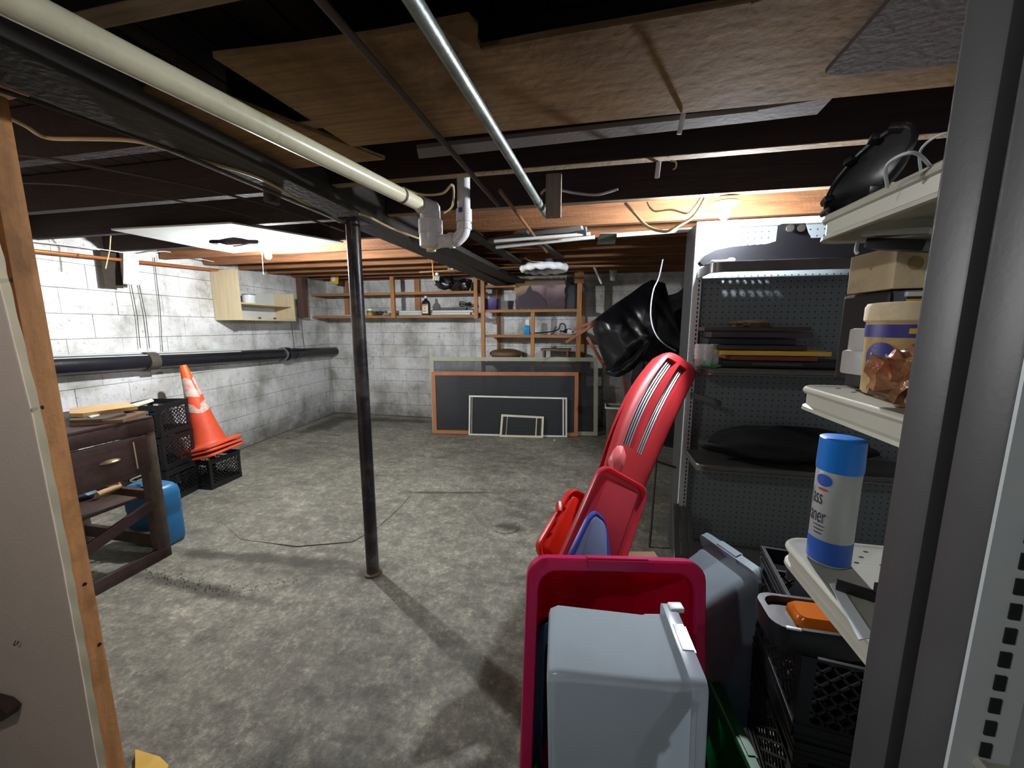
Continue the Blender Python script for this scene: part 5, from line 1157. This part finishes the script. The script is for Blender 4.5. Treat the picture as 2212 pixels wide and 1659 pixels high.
def prof_(u, v):
    h = .05 * (1 - abs(2 * u - 1) ** 4) ** .5 * min(1, (v / .06) ** .5 if v > 0 else 0)
    if sv[0] < v < sv[1]:
        for s0, s1 in slots:
            if s0 < u < s1: return -.005
    return h
us = sorted(set([k / 30 for k in range(31)] + [x for s in slots for x in (s[0] - .001, s[0] + .001, s[1] - .001, s[1] + .001)]))
vs_ = sorted(set([k / 40 for k in range(41)] + [x for x in (sv[0] - .001, sv[0] + .001, sv[1] - .001, sv[1] + .001)]))
vv_ = [rm(u, v, prof_(u, v)) for v in vs_ for u in us]; n_ = len(us)
ff = [(j * n_ + i, j * n_ + i + 1, (j + 1) * n_ + i + 1, (j + 1) * n_ + i) for j in range(len(vs_) - 1) for i in range(n_ - 1)]
part('shell', G().add(vv_, ff), redm, t)
part('back_skin', G().grid(lambda u, v: rm(u, v, -.03), 6, 20), redm, t)
for s0, s1 in slots:
    part('slot_backing', G().grid(lambda u, v: rm(s0 + (s1 - s0) * u, sv[0] + (sv[1] - sv[0]) * v, .016), 3, 16), blackp, t)
    for k in range(4):
        u = s0 + (s1 - s0) * (.17 + .22 * k)
        part('slat', G().tube([rm(u, sv[0] + .01 + (sv[1] - sv[0] - .02) * q_ / 10, .027) for q_ in range(11)], .0032, 6), silver, t)
part('pale_end', G().blob(rm(.14, .86, .03), (.035, .035, .075), 3, .1, rot=(R(-35), R(20), 0)), mat('pale_pink_plastic', 'd8696c', .4, var=.05, bump=.02), t)
single('cardboard_box', G().box(tuple(zc(1364, 1222, 1.55) + Vector((0, 0, -.10))), (.26, .2, .2), (0, 0, R(12)), .003), mat('dark_cardboard', '7d5a44', .8, var=.1), 'small brown cardboard box lying behind the crimson tote', 'box')

# ------------------------------------------------------------------ covered furniture in the far right corner
def y42(px, py, y=4.35): return at(px, py, 'y', y)
bc = y42(1355, 715); 
t = thing('wooden_chair', 'upturned reddish-brown wooden chair under the black plastic sheet', 'chair', (bc.x, 4.5, .35))
for a, b2 in (((1222, 740), (1300, 690)), ((1240, 712), (1300, 688)), ((1268, 728), (1306, 792)), ((1345, 795), (1356, 885)), ((1390, 800), (1404, 943))):
    part('leg', G().bar(y42(a[0], a[1], 4.45), y42(b2[0], b2[1], 4.45), .035, .035, bev=.008), chairw, t)
part('stretcher', G().bar(y42(1350, 852, 4.46), y42(1400, 846, 4.5), .02, .03, bev=.004), chairw, t)
part('seat_rail', G().bar(y42(1298, 782, 4.45), y42(1320, 776, 4.45), .06, .05, bev=.01), chairw, t)
g = G()
from mathutils import noise as nz
outl = [(1408, 604), (1436, 612), (1462, 700), (1480, 760), (1440, 790), (1390, 780), (1345, 802), (1312, 800), (1296, 760), (1280, 712), (1284, 690), (1330, 655), (1362, 634), (1386, 616)]
ctr_ = y42(1375, 715)
def bag(u, v):
    # u around, v 0 centre .. 1 edge .. ; front dome
    k = u * len(outl); i = int(k) % len(outl); f_ = k - int(k); a = outl[i]; b4 = outl[(i + 1) % len(outl)]
    ed = y42(a[0] + (b4[0] - a[0]) * f_, a[1] + (b4[1] - a[1]) * f_)
    p_ = ctr_ + (ed - ctr_) * v; dd = math.sqrt(max(0, 1 - v * v))
    p_ += Vector((0, -.30 * dd, 0)) + Vector((0, -.07, .0)) * nz.noise(Vector((p_.x * 4, p_.z * 4, 2))) * (1 - v * .5) + Vector((0, -.035, .0)) * abs(nz.noise(Vector((p_.x * 7 + p_.z * 5, p_.z * 2, 5))))
    return p_
g.grid(bag, 70, 24)
g.grid(lambda u, v: (lambda p_: Vector((p_.x, 4.35 + .22 * math.sqrt(max(0, 1 - v * v)), p_.z)))(bag(u, v)), 70, 6)
t = thing('black_plastic_sheet', 'glossy black plastic sheet bundled over furniture in the far right corner', 'plastic sheet', (ctr_.x, 4.3, 1.05))
part('sheet', g, bagm, t)
fold = [(1306, 800), (1325, 806), (1345, 800), (1370, 780), (1390, 755), (1406, 722)]
part('lower_fold', G().tube([y42(x, y, 4.05) for x, y in fold for _ in (0,)] and smoothpath([y42(x, y, 4.05) for x, y in fold], 6), [.02 + .032 * math.sin(math.pi * k / 30) + .003 * math.sin(k * .9) for k in range(31)], 14), mat('crinkled_black_plastic', '15161a', .12, var=.1, bump=.8, bscale=22), t)
single('dark_cover', G().blob((1.02, 5.05, .97), (.50, .32, .97), 4, .10, 2, 11), mat('dull_black_cover', '17151c', .7, var=.3, bump=.2), 'tall dark covered shape behind the black plastic sheet', 'cover')
single('hanging_wire', G().tube(smoothpath([at(x, y, 'y', 2.9) for x, y in ((1432, 560), (1423, 600), (1412, 625), (1406, 660), (1407, 695), (1418, 725), (1438, 745), (1460, 758))], 6), .0045, 8), mat('dull_white_cable', '9a9aa2', .5, var=.03, bump=0), 'white wire drooping beside the pegboard shelving', 'wire')
p = at(1338, 935, 'y', 4.9); p = Vector((at(1336, 900, 'y', 4.9).x, 4.9, .012))
zt = at(1336, 878, 'y', 4.9).z
t = thing('clear_tub', 'clear plastic tub with a white rim under the covered chair', 'tub', tuple(p))
part('tub', G().loft([[Vector((p.x + a * k, p.y + b4 * k, z)) for a, b4 in rrect(.16, .12, .03)] for z, k in ((.0, .8), (.01, .84), (zt, 1))], True, False), smoky, t)
part('rim', G().loft([[Vector((p.x + a * k, p.y + b4 * k, z)) for a, b4 in rrect(.16, .12, .03)] for z, k in ((zt - .01, 1.0), (zt - .01, 1.07), (zt + .01, 1.07), (zt + .01, .98))], False, False), tubew, t)
part('contents', G().blob((p.x, p.y, zt * .45), (.11, .08, zt * .4), 2, .2), redink, t)
p = at(1324, 597, 'y', 4.9); 
single('clear_cup', G().lathe([(.03, -.05), (.05, .07), (.047, .07), (.028, -.046)], 18, c=p), glassm, 'clear plastic cup hanging under the far joists', 'cup')
a, b2 = at(1281, 572, 'y', 4.9), at(1300, 613, 'y', 4.9); single('white_tube_stub', G().tube([a, b2], .014, 10), tubew, 'short slanting white tube end left of the clear cup', 'tube')
a = at(1405, 925, 'z', .0); 
t = thing('metal_stand', 'dark folding metal stand on the floor beside the pegboard shelving', 'stand', tuple(at(1420, 1000, 'z', 0)))
part('leg', G().tube([at(1425, 960, 'y', 2.75), at(1460, 905, 'y', 2.9)], .008, 8), dwire, t); part('leg', G().tube([at(1398, 990, 'y', 2.6), at(1460, 1010, 'y', 2.6)], .008, 8), dwire, t)
part('leg', G().tube([Vector((.42, 2.6, .0)), Vector((.46, 2.75, .75))], .008, 8), dwire, t)
